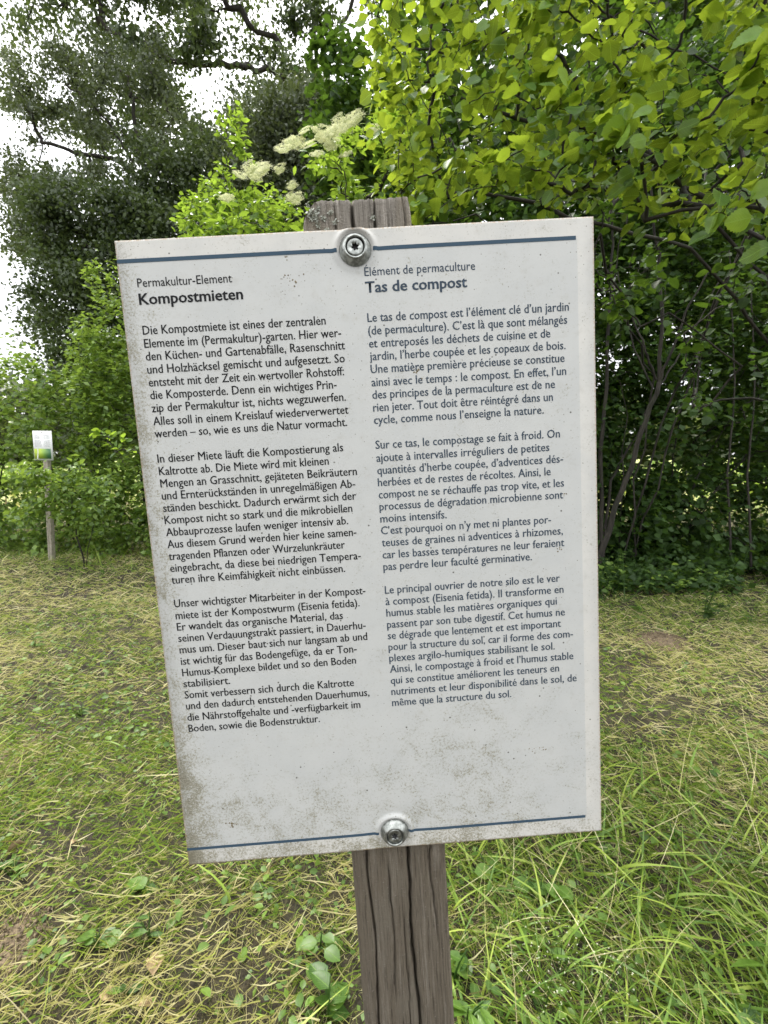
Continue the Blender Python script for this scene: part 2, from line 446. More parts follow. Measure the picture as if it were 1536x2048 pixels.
PANEL_R = np.array([[0.9975, -0.0628, 0.0319], [0.066, 0.9918, -0.1095], [-0.0248, 0.1114, 0.9935]])
uu, _, vv = np.linalg.svd(PANEL_R); PANEL_R = uu @ vv
PANEL_T = np.array([-0.1649, 0.1658, -0.2906])
CAMM = np.stack([AX, AU, -AF], 1)                    # camera axes as columns
PM_R = CAMM @ PANEL_R; PM_T = CAM + CAMM @ PANEL_T   # panel (top left corner, metres) to world
def on_panel(x, y, z=0.0): return PM_T + PM_R @ (np.array([x, y, z]) / 1000.0)
s_ = (0 - on_panel(149, 0, -38)[2]) / (on_panel(149, -1000, -38)[2] - on_panel(149, 0, -38)[2])
POST_LEN = 1000 * s_
POST_XY = on_panel(149, -POST_LEN, -38)[:2]

B_SHORT = [blade(2, .5, .09), blade(2, .15, .08), blade(3, .9, .07)]
B_LONG = [blade(5, .8, .032), blade(5, .35, .026), blade(6, 1.3, .03)]
B_STALK = [blade(4, .25, .006), blade(4, .5, .007)]

def grass_batch(n, y0, y1, Lr, wmul, tmpls, leanr, mode, seed, xfun=None, extra=.9):
    r = np.random.default_rng(seed); x, y = wedge(n, y0, y1, r, extra)
    k = ok_ground(x, y)
    if xfun is not None: k &= r.random(len(x)) < xfun(x, y)
    x = x[k]; y = y[k]; m = len(x); st = straw_field(x, y)
    L = Lr[0] + (Lr[1] - Lr[0]) * r.random(m) ** 1.6
    lean = leanr[0] + (leanr[1] - leanr[0]) * r.random(m)
    if mode == 'green': t = np.clip(.03 + .42 * r.random(m) + .22 * st * r.random(m), 0, .60)
    elif mode == 'mix': t = np.where(r.random(m) < .26 + .60 * st, .48 + .42 * r.random(m), .06 + .38 * r.random(m)); t = np.where(r.random(m) < .09, .93 + .07 * r.random(m), t)
    else: t = np.where(r.random(m) < .18, .93 + .07 * r.random(m), .58 + .28 * r.random(m))
    M = grass_frames(m, lean, r); z = ground_z(x, y) - .004 + ((.010 + .050 * fbm(x * 6, y * 6, 71, 3)) * (.1 + .9 * r.random(m)) * (leanr[0] > .55))
    P = np.stack([x, y, z], 1); S = np.stack([L * wmul, L, L], 1)
    out = []; pick = r.integers(0, len(tmpls), m)
    for i, tm in enumerate(tmpls):
        s = pick == i
        out.append(scatter(tm, M[s], P[s], S[s], t[s]))
    return out

right_tall = lambda x, y: np.clip((x - .12) * 3.5, 0, 1) * np.clip((2.35 - y) * 1.4, .0, 1) + .012
left_straw = lambda x, y: np.clip(straw_field(x, y) * 1.3 - .2, 0.03, 1)
clump = lambda x, y: np.clip((fbm(x * 5, y * 5, 71, 3) - .32) * 6, .5, 1)
B_CURL = [blade(3, .22, .062), blade(3, .5, .058), blade(2, .2, .06)]
G = []
G += grass_batch(78000, .5, 2.6, (.025, .09), 1.2, B_CURL[:2], (.56, .97), 'mix', 1, clump)
G += grass_batch(60000, 2.6, 5.2, (.03, .10), 1.35, [blade(2, .4, .06), B_CURL[2]], (.56, .97), 'mix', 2, clump)
G += grass_batch(56000, 5.2, 10, (.05, .12), 1.1, [blade(1, .4, .08), blade(1, .1, .1)], (.56, .97), 'mix', 3)
G += grass_batch(17000, .5, 2.6, (.03, .07), 1.5, B_SHORT, (.45, 1.0), 'green', 14, clump)
G += grass_batch(17000, 2.6, 6, (.035, .075), 1.6, B_SHORT[:2], (.5, .98), 'green', 15, clump)
G += grass_batch(14000, 10, 34, (.25, .6), 2.2, B_SHORT[:2], (.1, .5), 'mix', 4, extra=.75)
tag(put('mown_grass', mesh_parts('mown_grass', G), M_grass), 'short mown grass mixed green and straw yellow over the clearing', 'grass', kind='stuff')
G = grass_batch(17000, .6, 2.6, (.07, .25), 1.6, B_LONG, (.1, .9), 'green', 5, right_tall)
G += grass_batch(3200, .6, 2.6, (.15, .45), 1.1, B_STALK, (.1, .9), 'straw', 6, right_tall)
G += grass_batch(2200, .5, 5.0, (.05, .13), 1.4, B_LONG, (.3, 1.0), 'green', 7)
G += grass_batch(4200, 6.2, 9, (.12, .38), 1.2, B_LONG[:2], (.1, .8), 'green', 9)
tag(put('tall_grass', mesh_parts('tall_grass', G), M_grass), 'long fresh green grass blades right of the wooden post', 'grass', kind='stuff')
G = grass_batch(30000, .5, 4.2, (.04, .20), .8, [blade(2, .05, .04), blade(2, .14, .035)], (.80, 1.0), 'straw', 10, left_straw)
G += grass_batch(11000, 4.2, 8.5, (.08, .26), .8, [blade(2, .15, .05), blade(2, .5, .05)], (.84, 1.0), 'straw', 12, left_straw)
tag(put('dry_straw', mesh_parts('dry_straw', G), M_grass), 'loose pale mown straw lying over the grass', 'straw', kind='stuff')

# low ground cover of small round leaves between the blades
r = np.random.default_rng(40); G = []
for n, y0, y1, sz in ((11000, .5, 3.0, .018), (12000, 3.0, 6, .026), (5000, 6, 9.5, .04)):
    x, y = wedge(n, y0, y1, r); k = (fbm(x * 1.7, y * 1.7, 51, 3) > .46 + .16 * (r.random(len(x)) - .5)) & ok_ground(x, y); x = x[k]; y = y[k]; m = len(x)
    P = np.stack([x, y, ground_z(x, y) + .01 + .04 * r.random(m)], 1)
    d = rand_dirs(m, r); d[:, 2] *= .3; M = frames(d, np.array([0, 0, 1.]) + r.normal(size=(m, 3)) * .35)
    G.append(scatter(leaf_tmpl(2, .8, 0, .1, .1, .8, .6, 0), M, P, sz * (.6 + .9 * r.random(m)), r.random(m)))
x, y = wedge(3600, .5, 3.6, r); k = (fbm(x * 2.3, y * 2.3, 55, 3) > .5) & ok_ground(x, y); x = x[k]; y = y[k]; m = len(x)
d = rand_dirs(m, r); d[:, 2] = .1
G.append(scatter(leaf_tmpl(4, .7, .0, .25, .2, .8, .6, .3), frames(d, np.array([0, 0, 1.]) + r.normal(size=(m, 3)) * .4), np.stack([x, y, ground_z(x, y) + .01 + .05 * r.random(m)], 1), .02 + .028 * r.random(m), r.random(m)))
tag(put('ground_cover', mesh_parts('ground_cover', G), M_weed), 'small round leaved ground cover creeping through the mown grass', 'ground cover', kind='stuff')

# ---------------------------------------------------------------- plants with leaves of their own
def single_leaves(root, tmpls, M, P, S, mat, nsingle, name='leaf'):
    """the leaves that show largest become objects, the others one part"""
    vis, z = in_view(P, 20); size = np.where(vis, S / np.maximum(z, .2), 0)
    order = np.argsort(-size); big = order[:nsingle]; big = big[size[big] > 0]
    rest = np.ones(len(P), bool); rest[big] = False
    meshes = []
    for i, tm in enumerate(tmpls):
        me = mesh_np('leaf', tm[0], tm[1], tm[2], tm[3], smooth=False); me.materials.append(mat); meshes.append(me)
    base = np.array(root.location)
    for i in big:
        A = Matrix(M[i].tolist()).to_4x4() @ Matrix.Scale(float(S[i]), 4); A.translation = Vector(P[i] - base)
        o = bpy.data.objects.new(name, meshes[i % len(meshes)]); col.objects.link(o); o.parent = root; o.matrix_local = A
    return rest

def foliage(root, tmpls, M, P, S, tint, mat, name='foliage', stuff=True):
    base = np.array(root.location); out = []
    pick = np.random.default_rng(5).integers(0, len(tmpls), len(P))
    for i, tm in enumerate(tmpls):
        s = pick == i
        out.append(scatter(tm, M[s], P[s] - base, S[s], tint[s]))
    o = put(name, mesh_parts(name, out), mat, root)
    if stuff: o['kind'] = 'stuff'
    return o

def branch_part(root, sk, r0, power, rmax, sides, mat, name='branch', minw=0):
    me = sk.tubes(r0, power, rmax, sides, minw); b = np.array(root.location)
    v = np.zeros(len(me.vertices) * 3, np.float32); me.vertices.foreach_get('co', v)
    me.vertices.foreach_set('co', (v.reshape(-1, 3) - b).astype(np.float32).ravel())
    return put(name, me, mat, root)

def pick_px(n, x0, x1, y0, y1, d0, d1, r, keep=None):
    px = x0 + (x1 - x0) * r.random(n); py = y0 + (y1 - y0) * r.random(n); d = d0 + (d1 - d0) * r.random(n)
    P = CAM + d[:, None] * (AF + AX * ((px - 768) / F_PX)[:, None] + AU * ((1024 - py) / F_PX)[:, None])
    if keep is not None:
        k = keep(px, py, d); P = P[k]
    return P

def ell(n, c, rad, r, shell=.35):
    d = rand_dirs(n, r); rr = (shell + (1 - shell) * r.random(n) ** .6)[:, None]
    return np.array(c) + d * rr * np.array(rad)

# hazel: bright, near, overhanging from the right
r = np.random.default_rng(101)
hazel = empty('hazel_bush', (3.8, 4.0, float(ground_z(3.8, 4.0))), 'big bright yellow green hazel bush overhanging the upper right of the sign', 'bush')
sk = Skeleton(1)
b0 = np.array([3.8, 4.0, 0.0])
for tip in ((.5, 3.1, 3.2), (1.0, 2.4, 3.1), (1.7, 2.2, 3.2), (2.4, 2.6, 3.5), (.1, 3.3, 3.9), (2.9, 3.6, 3.8), (1.4, 3.4, 4.4)):
    tip = np.array(tip); m = b0 * .80 + tip * .20; m[2] = tip[2] * .72; m2 = b0 * .5 + tip * .5; m2[2] = tip[2] * .95
    sk.stem([b0 + np.r_[r.normal(size=2) * .12, 0], m, m2, tip], 7, .03)
def haz_keep(px, py, d):
    edge = 700 + 60 * noise2(py / 70., d * 3, 4) - .06 * np.abs(py - 200) + np.clip(py - 220, 0, 400) * .35
    low = 330 + 130 * noise2(px / 120., d, 9) + np.clip(px - 1000, 0, 300) * .15 + np.clip(px - 1120, 0, 420) * .38
    clump = fbm(px / 95., py / 95. + d * 1.3, 14, 2)
    thin = np.random.default_rng(12).random(len(px)) < np.where(px > 1170, .6, 1.0)
    return (px > edge) & (py < low) & (clump > .33) & thin
near_d = lambda px: 2.15 - .95 * np.clip((px - 700) / 900, 0, 1)
n = 1150
px = 680 + 1150 * r.random(n); py = -450 + 920 * r.random(n); d = near_d(px) + 1.3 * r.random(n) ** 1.3
k = haz_keep(px, py, d); px, py, d = px[k], py[k], d[k]
T = CAM + d[:, None] * (AF + AX * ((px - 768) / F_PX)[:, None] + AU * ((1024 - py) / F_PX)[:, None])
T = T[np.argsort(np.linalg.norm(T - np.array([2.0, 3.6, 2.0]), axis=1))]
sk.grow(T, 5, .022, .10, .5)
branch_part(hazel, sk, .0013, .55, .016, 4, M_bark, 'branch')
P, D, S = sk.leaf_sites(9, .15, .03)
Mx = leaf_frames(D, S, r, .3, .9, .6); ls = .034 + .045 * r.random(len(P))
depth_tint = r.random(len(P))
rest = single_leaves(hazel, HAZEL, Mx, P, ls, M_hazel1, 300)
foliage(hazel, HAZEL_LO, Mx[rest], P[rest], ls[rest], depth_tint[rest] ** 1.4, M_hazel)

# second hazel layer: the darker inner canopy filling the right side
def leafy(name, base, label, cat, stems, T, seed, per, tm, size, mat, mat1=None, single=0, r0=.0022, rmax=.05, group=None, seg=4,
          wig=.035, up=.12, lift=.4, jit=.05, droop=.25, barkm=None, fname='foliage', sides=5, minw=0, tilt=.5, start=.2, stemseg=6, cheap=None):
    r = np.random.default_rng(seed); base = np.array(base, float); base[2] = float(ground_z(base[0], base[1])) - .02
    root = empty(name, base, label, cat, group); sk = Skeleton(seed)
    for s in stems: sk.stem([base + np.r_[r.normal(size=2) * .04, 0]] + [np.array(q, float) for q in s], stemseg, .045)
    T = T[np.argsort(np.linalg.norm(T - (base + np.array([0, 0, 1.0])), axis=1))]
    sk.grow(T, seg, wig, up, lift)
    branch_part(root, sk, r0, .55, rmax, sides, barkm or M_bark, 'branch', minw)
    P, D, S = sk.leaf_sites(per, start, jit)
    Mx = leaf_frames(D, S, r, droop, .9, tilt); ls = size[0] + (size[1] - size[0]) * r.random(len(P)); tint = r.random(len(P))
    rest = np.ones(len(P), bool)
    if single: rest = single_leaves(root, tm, Mx, P, ls, mat1, single)
    foliage(root, cheap or tm, Mx[rest], P[rest], ls[rest], tint[rest], mat, fname, stuff=bool(single))
    return root

r = np.random.default_rng(7)
T = pick_px(1250, 760, 2000, -500, 900, 2.9, 5.0, r, lambda px, py, d: (py < 380 + 400 * np.clip((px - 1060) / 250, 0, 1) + 90 * noise2(px / 90., d, 3)) & (fbm(px / 120., py / 120., 77, 2) > .36))
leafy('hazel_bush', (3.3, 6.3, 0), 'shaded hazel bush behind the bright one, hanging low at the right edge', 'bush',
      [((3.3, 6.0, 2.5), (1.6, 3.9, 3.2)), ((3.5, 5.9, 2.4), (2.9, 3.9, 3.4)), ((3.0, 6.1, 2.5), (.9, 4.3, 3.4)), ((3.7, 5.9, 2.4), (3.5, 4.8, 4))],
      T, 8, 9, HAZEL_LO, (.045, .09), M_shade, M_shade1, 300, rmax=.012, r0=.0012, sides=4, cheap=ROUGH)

# dark thicket closing the view at the right
def gap(px, py):
    """openings through which the bright meadow and the sky show"""
    g = ((px - 1312) / 60.) ** 2 + ((py - 905) / 30.) ** 2 < 1
    g |= ((px - 1455) / 34.) ** 2 + ((py - 890) / 22.) ** 2 < 1
    g |= ((px - 1350) / 32.) ** 2 + ((py - 655) / 30.) ** 2 < 1
    return g
for i, (bx, by, lab, x0, x1, y0, y1, d0, d1, nn) in enumerate((
        (1.6, 6.9, 'dark dense shrub behind the right edge of the sign', 1000, 1340, 150, 1130, 6.2, 7.8, 1050),
        (3.9, 6.6, 'dark dense shrub at the far right behind the slender stems', 1290, 1720, 60, 1110, 6.2, 7.6, 900),
        (2.2, 9.0, 'dark tall shrub deep in the thicket behind the forked stem', 1080, 1500, -150, 1000, 8.4, 9.8, 760),
        (.2, 8.6, 'dark shrub directly behind the post top and elder', 620, 1100, 60, 1110, 7.4, 9.2, 860),
        (5.2, 8.3, 'dark tall shrub added to the thicket outside the right edge to block light', 1400, 2000, -200, 1040, 7.8, 9.4, 700))):  # last shrub is added, mostly out of view, to keep light out
    r = np.random.default_rng(60 + i)
    T = pick_px(nn, x0, x1, y0, y1, d0, d1, r, lambda px, py, d: (fbm(px / 70., py / 70., 31 + i, 2) > .28) & ~gap(px, py))
    dm = (d0 + d1) / 2
    st = [(W(x0 + (x1 - x0) * f, 700, dm), W(x0 + (x1 - x0) * f, y0 + 150, dm)) for f in (.2, .5, .8)]
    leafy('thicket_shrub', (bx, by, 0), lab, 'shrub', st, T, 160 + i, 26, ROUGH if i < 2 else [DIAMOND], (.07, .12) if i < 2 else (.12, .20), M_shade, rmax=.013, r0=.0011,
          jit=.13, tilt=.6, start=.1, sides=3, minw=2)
# leafy undergrowth in the shade
r = np.random.default_rng(95); n = 11500
px = 1060 + 900 * r.random(n); dd = 5.2 + 2.8 * r.random(n); x = (px - 768) / F_PX * dd; y = dd * math.cos(PITCH) + .1
hh = (.12 + .5 * fbm(x * 1.3, y * 1.3, 61, 3) * np.clip((dd - 4.9) / 1.2, .2, 1)) * (.75 + .25 * r.random(n)); k = fbm(x * 1.1 + 4, y * 1.1, 62, 3) > .36 - .1 * (dd > 6); m = int(k.sum())
d = rand_dirs(m, r); d[:, 2] = d[:, 2] * .3 - .2
o = put('undergrowth', mesh_parts('undergrowth', [scatter(ROUGH[0], frames(d, np.array([0, -.25, 1.]) + r.normal(size=(m, 3)) * .4), np.stack([x[k], y[k], ground_z(x[k], y[k]) + hh[k] * (r.random(m) ** .5)], 1), .045 + .06 * r.random(m), r.random(m))]), M_shade)
tag(o, 'dense shaded leafy undergrowth along the foot of the thicket', 'undergrowth', kind='stuff')

# slender forked tree at the right of the sign
def px_tree(name, label, cat, strands, mat, base):
    root = empty(name, base, label, cat); k = 0
    for pts, r0, r1, nm in strands:
        P = np.array([W(*p) for p in pts]); m = len(P); f = np.linspace(0, m - 1, (m - 1) * 5 + 1)
        q = np.stack([np.interp(f, np.arange(m), P[:, j]) for j in range(3)], 1)
        q[1:-1] += np.random.default_rng(k).normal(size=(len(q) - 2, 3)) * r0 * .35
        rad = np.linspace(r0, r1, len(q)); me = tube(q - np.array(base), rad, 8); put(nm, me, mat, root); k += 1
    return root

def tube(q, rad, sides=8, cap=True):
    t = np.gradient(q, axis=0); t /= np.linalg.norm(t, axis=1, keepdims=True) + 1e-9
    u = np.cross(t, np.array([.2, .9, .1])); u /= np.linalg.norm(u, axis=1, keepdims=True) + 1e-9; v = np.cross(t, u)
    a = np.arange(sides) * 2 * math.pi / sides
    V = q[:, None] + (u[:, None] * np.cos(a)[None, :, None] + v[:, None] * np.sin(a)[None, :, None]) * np.asarray(rad)[:, None, None]
    n = len(q); k = np.arange(sides); kk = (k + 1) % sides
    Q = (np.stack([k, kk, kk + sides, k + sides], 1)[None] + (np.arange(n - 1) * sides)[:, None, None]).reshape(-1, 4)
    V = V.reshape(-1, 3)
    T = np.zeros((0, 3), int)
    if cap:
        V = np.concatenate([V, q[-1:] + t[-1:] * rad[-1] * .5]); c = len(V) - 1; o = (n - 1) * sides
        T = np.stack([k + o, kk + o, np.full(sides, c)], 1)
    uv = np.zeros((len(V), 2)); return mesh_np('tube', V, Q, T, uv, smooth=True)

gb = W(1190, 1140, 6.0); gb[2] = float(ground_z(gb[0], gb[1])) - .03
px_tree('slender_tree', 'slender dark tree with bare stems forking like a fan, right of the sign', 'tree', [
    (((1192, 1135, 6.0), (1235, 1010, 5.9), (1275, 890, 5.8), (1318, 765, 5.7)), .036, .026, 'stem'),
    (((1318, 765, 5.7), (1325, 640, 5.6), (1318, 520, 5.5), (1308, 470, 5.4), (1300, 300, 5.2)), .024, .010, 'stem'),
    (((1318, 765, 5.7), (1345, 700, 5.6), (1378, 610, 5.5), (1420, 540, 5.4)), .018, .008, 'stem'),
    (((1320, 770, 5.7), (1355, 715, 5.75), (1400, 640, 5.8), (1440, 560, 5.8)), .012, .005, 'stem'),
    (((1312, 760, 5.7), (1290, 700, 5.6), (1255, 610, 5.6), (1215, 540, 5.5)), .015, .006, 'stem'),
    (((1305, 775, 5.7), (1270, 700, 5.8), (1250, 620, 5.8), (1235, 540, 5.8)), .011, .005, 'stem')], M_bark, gb)
gb = W(1196, 1150, 6.2); gb[2] = float(ground_z(gb[0], gb[1])) - .03
px_tree('slender_tree', 'dark upright double stem close to the right edge of the sign', 'tree', [
    (((1200, 1150, 6.2), (1204, 900, 6.2), (1215, 700, 6.2), (1222, 560, 6.2), (1228, 380, 6.1)), .028, .014, 'stem'),
    (((1203, 1140, 6.3), (1222, 960, 6.3), (1268, 880, 6.4), (1300, 800, 6.4)), .022, .010, 'stem')], M_bark, gb)
for (x, lab) in ((1462, 'thin dark sapling stem right of the forked tree'), (1502, 'thin brown sapling stem near the right edge of the photo')):
    gb = W(x, 1130, 6.2); gb[2] = float(ground_z(gb[0], gb[1])) - .03
    px_tree('sapling', lab, 'sapling', [(((x, 1140, 6.2), (x - 6, 950, 6.2), (x + 8, 760, 6.2), (x - 4, 500, 6.1)), .016, .007, 'stem')], M_bark, gb)

# broad leaved young plants below the thicket
def herb(base, h, n, size, seed, tm, mat1, label, cat, group=None, spread=.35, name='broad_leaved_plant', stems=3, leafname='leaf'):
    r = np.random.default_rng(seed); b = np.array([base[0], base[1], float(ground_z(base[0], base[1])) - .005])
    root = empty(name, b, label, cat, group); parts = []
    meshes = []
    for t in tm:
        me = mesh_np('leaf', *t); me.materials.append(mat1); meshes.append(me)
    for s in range(stems):
        tip = np.array([r.normal() * spread * h, r.normal() * spread * h, h * (.65 + .35 * r.random())])
        mid = tip * .5 + np.array([0, 0, h * .12]); q = np.array([[0, 0, 0], mid * .5 + np.array([0, 0, .03 * h]), mid, tip])
        parts.append((q, np.linspace(.004, .0015, 4) * (1 + h)))
        k = max(2, n // stems)
        for j in range(k):
            f = .25 + .75 * (j + .5 * r.random()) / k; g = min(f * 3, 2.999); a = int(g); p = q[a] * (1 - (g - a)) + q[a + 1] * (g - a)
            az = j * 2.4 + r.random(); d = np.array([[math.cos(az), math.sin(az), .25 - .5 * r.random()]])
            Mx = frames(d, np.array([[0, 0, 1.]]) + r.normal(size=(1, 3)) * .25)[0]
            A = Matrix(Mx.tolist()).to_4x4() @ Matrix.Scale(float(size * (.55 + .7 * r.random())), 4); A.translation = Vector(p)
            o = bpy.data.objects.new(leafname, meshes[r.integers(0, len(meshes))]); col.objects.link(o); o.parent = root; o.matrix_local = A
    for q, rad in parts: put('stem', tube(q, rad, 5), M_weed, root)
    return root
r = np.random.default_rng(300)
for i in range(34):
    px = 1190 + 400 * r.random(); d = 5.0 + 1.6 * r.random() if px < 1420 else 4.3 + 2.0 * r.random()
    p = W(px, 1000, d)
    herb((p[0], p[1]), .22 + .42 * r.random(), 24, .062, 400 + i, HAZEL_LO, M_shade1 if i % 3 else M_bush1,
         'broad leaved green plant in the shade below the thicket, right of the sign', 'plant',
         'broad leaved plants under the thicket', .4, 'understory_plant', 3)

# elder: behind the post top, with cream flower heads
r = np.random.default_rng(21)
def el_keep(px, py, d):
    top = 470 - np.clip((px - 360) * .66, 0, 300) + 40 * noise2(px / 30., d * 2, 6)
    return (py > top) & (fbm(px / 60., py / 60., 91, 2) > .34)
T = pick_px(1700, 370, 880, 150, 620, 3.1, 4.3, r, el_keep)
T = np.concatenate([T, pick_px(330, 400, 860, 600, 1060, 3.4, 4.6, r, lambda px, py, d: fbm(px / 60., py / 60., 92, 2) > .36)])
elder = leafy('elder_bush', (-.45, 3.9, 0), 'fresh green elder bush with cream flower heads left behind the post top', 'bush',
      [((-.6, 3.8, 1.2), (-.7, 3.7, 2.2)), ((-.3, 3.9, 1.4), (-.1, 3.7, 2.7)), ((-.8, 3.8, 1.0), (-1.2, 3.7, 2.1)), ((-.2, 4.1, 1.4), (.2, 4.1, 2.9))],
      T, 22, 7, LANCE, (.055, .10), M_elder, M_elder1, 300, rmax=.022, r0=.0014, jit=.03, droop=.12, sides=4, cheap=[leaf_tmpl(3, .42, 0, .25, .20, .8, .8, 0), leaf_tmpl(3, .36, 0, .35, .08, .8, .8, 0, .02, .2)])
M_cream = leaf_mat('elder_flower', (.55, .60, .24), (.90, .90, .62), (.92, .92, .58), .5, .7)
def umbel(seed):
    r = np.random.default_rng(seed); n = 620; k = 17; ca = r.random(k) * 6.283; cr_ = np.sqrt(r.random(k)) * .85; ci = r.integers(0, k, n)
    xx = cr_[ci] * np.cos(ca[ci]) + r.normal(size=n) * .13; yy = cr_[ci] * np.sin(ca[ci]) + r.normal(size=n) * .13; rr = np.hypot(xx, yy); a = np.arctan2(yy, xx); cz = r.random(k) * .16
    P = np.stack([rr * np.cos(a), rr * np.sin(a), .10 * (1 - rr ** 2) + cz[ci] + .05 * r.random(n)], 1)
    t = (np.array([(0, 0, 0), (1, .3, .2), (.3, 1, .2), (-.8, .6, .2), (-.9, -.5, .2), (.1, -1, .2), (.9, -.7, .2)], float),
         np.zeros((0, 4), int), np.array([(0, 1, 2), (0, 3, 4), (0, 5, 6)]), np.zeros((7, 2)))
    parts = [scatter(t, frames(rand_dirs(n, r) * [1, 1, .3], np.array([0, 0, 1.]) + r.normal(size=(n, 3)) * .15), P, .034 + .03 * r.random(n), .4 + .6 * r.random(n))]
    k = 14; a = np.arange(k) * 6.283 / k; q = .50 + .25 * r.random(k)
    V = np.concatenate([[[0, 0, .02]], np.stack([q * .55 * np.cos(a), q * .55 * np.sin(a), np.full(k, .01)], 1), np.stack([q * np.cos(a), q * np.sin(a), np.full(k, -.04)], 1)])
    i = np.arange(k); j = (i + 1) % k
    parts.append((V, np.stack([1 + i, 1 + k + i, 1 + k + j, 1 + j], 1), np.stack([np.zeros(k, int), 1 + i, 1 + j], 1), np.zeros((len(V), 2)), np.full(len(V), .0)))
    return mesh_parts('flower_head', parts)
UM = [umbel(i) for i in range(4)]
for m in UM: m.materials.append(M_cream)
ub = np.array(elder.location); r = np.random.default_rng(31)
for i, (px, py, s) in enumerate(((585, 285, .085), (566, 300, .06), (620, 290, .075), (645, 272, .08), (668, 262, .08), (690, 250, .085), (712, 238, .07),
        (660, 290, .07), (632, 308, .05), (510, 345, .085), (528, 338, .06), (560, 340, .05), (452, 395, .05), (590, 398, .06), (585, 372, .04), (745, 262, .06),
        (690, 310, .05), (480, 352, .05), (610, 262, .05))):
    p = W(px, py, 2.9 + .25 * r.random()); nrm = np.array([[r.normal() * .25 - .1, -.85 + r.normal() * .15, .55 + .15 * r.normal()]])
    Mx = frames(np.cross(nrm, np.array([[1., 0, 0]])), nrm)[0]
    A = Matrix(Mx.tolist()).to_4x4() @ Matrix.Scale(s * 1.1, 4); A.translation = Vector(p - ub)
    o = put('flower_head', UM[i % 4], None, elder, matrix=A)
for i, (px, py, d, s) in enumerate(((893, 163, 2.3, .05), (842, 122, 2.3, .045), (1155, 372, 2.9, .05), (1335, 370, 3, .05))):
    pass

# young tree with small oval leaves rising left of the elder
r = np.random.default_rng(23)
T = np.concatenate([pick_px(46, 430, 520, 195, 340, 3.6, 4.0, r, lambda px, py, d: np.abs(px - 470 - 12 * np.sin(py / 25.)) < 10 + .22 * (py - 190)), pick_px(520, 355, 600, 320, 640, 3.5, 4.3, r, lambda px, py, d: py > 330 + np.abs(px - 470) * .45 + 50 * noise2(px / 25., d, 2))])
leafy('young_plum_tree', (-1.15, 3.85, 0), 'young tree with small oval bright leaves rising left of the elder flowers', 'tree',
      [((-1.15, 3.8, 1.4), (-1.18, 3.8, 2.3), (-1.17, 3.8, 2.9)), ((-1.3, 3.85, 1.4), (-1.4, 3.9, 2.1))],
      T, 24, 9, OVAL, (.035, .065), M_elder, M_elder1, 300, rmax=.012, r0=.001, jit=.025, droop=.1, minw=0, sides=4, cheap=[leaf_tmpl(3, .55, .0, .22, .16, .85, .75, 0), leaf_tmpl(3, .5, 0, .35, .05, .85, .75, 0, 0, .3)])

OV3 = [leaf_tmpl(2, .68, 0, .2, .15, .9, .7, 0), leaf_tmpl(2, .58, 0, .38, .05, .9, .7, 0, 0, .3)]
# bushes at the left, behind and around the second sign
for i, (nm, bx, by, lab, x0, x1, y0, y1, d0, d1, nn, kf) in enumerate((
        ('leafy_bush', -3.9, 8.2, 'tall loose green bush between the second sign and the main sign', 150, 420, 500, 1130, 7.2, 8.4, 820,
         lambda px, py, d: py > 600 - 150 * noise2(px / 16., d, 1) + np.clip(230 - px, 0, 300) * 1.1),
        ('leafy_bush', -5.2, 8.1, 'green bush rising directly behind the second sign', 60, 260, 600, 1130, 7.5, 8.5, 560,
         lambda px, py, d: (py > 620 + np.clip(150 - px, 0, 300) * .9 + 150 * noise2(px / 17., d, 5))),
        ('leafy_bush', -6.9, 8.4, 'broad green bush cut by the left edge of the photo', -330, 110, 640, 1130, 7.4, 9.0, 760,
         lambda px, py, d: py > 735 - 100 * noise2(px / 17., d, 3) + np.clip(px - 20, 0, 300) * .9),
        ('leafy_bush', -4.25, 6.5, 'low leafy shrub half covering the post of the second sign', 25, 215, 925, 1045, 6.2, 6.6, 120,
         lambda px, py, d: py < 1045),
        ('leafy_bush', -2.6, 7.2, 'green bush hidden mostly behind the main sign', 300, 720, 560, 1120, 7.0, 8.6, 520, lambda px, py, d: py > 480))):
    r = np.random.default_rng(70 + i)
    T = pick_px(nn, x0, x1, y0, y1, d0, d1, r, lambda px, py, d: kf(px, py, d) & (fbm(px / 36., py / 36., 41 + i, 2) > .36))
    dm = (d0 + d1) / 2
    st = [(W(x0 + (x1 - x0) * f, 1000, dm), W(x0 + (x1 - x0) * f, max(y0 + 110, 700), dm)) for f in (.25, .5, .75)] if i != 3 else [(W(140, 1000, 6.4),), (W(190, 1000, 6.4),)]
    leafy(nm, (bx, by, 0), lab, 'bush', st, T, 180 + i, 22 if i != 3 else 14, OV3 if i != 2 else ROUGH, (.06, .11), M_bush, rmax=.022, r0=.0011, sides=4, jit=.07, tilt=.55, start=.05)

# pale young branch reaching in front of the left edge
leafy('young_tree', (-1.9, 4.6, 0), 'thin young tree with pale leaves sticking out beside the left edge of the sign', 'sapling',
      [((-1.95, 4.55, .9), (-2.1, 4.5, 1.3))], np.array([W(x, y, 4.4) for x, y in ((188, 868), (205, 872), (222, 868), (240, 895), (262, 900), (215, 885), (250, 880), (275, 905), (232, 905), (200, 862))]),
      25, 4, OVAL, (.06, .09), M_elder, rmax=.012, r0=.002, jit=.01, droop=.05, start=.4)

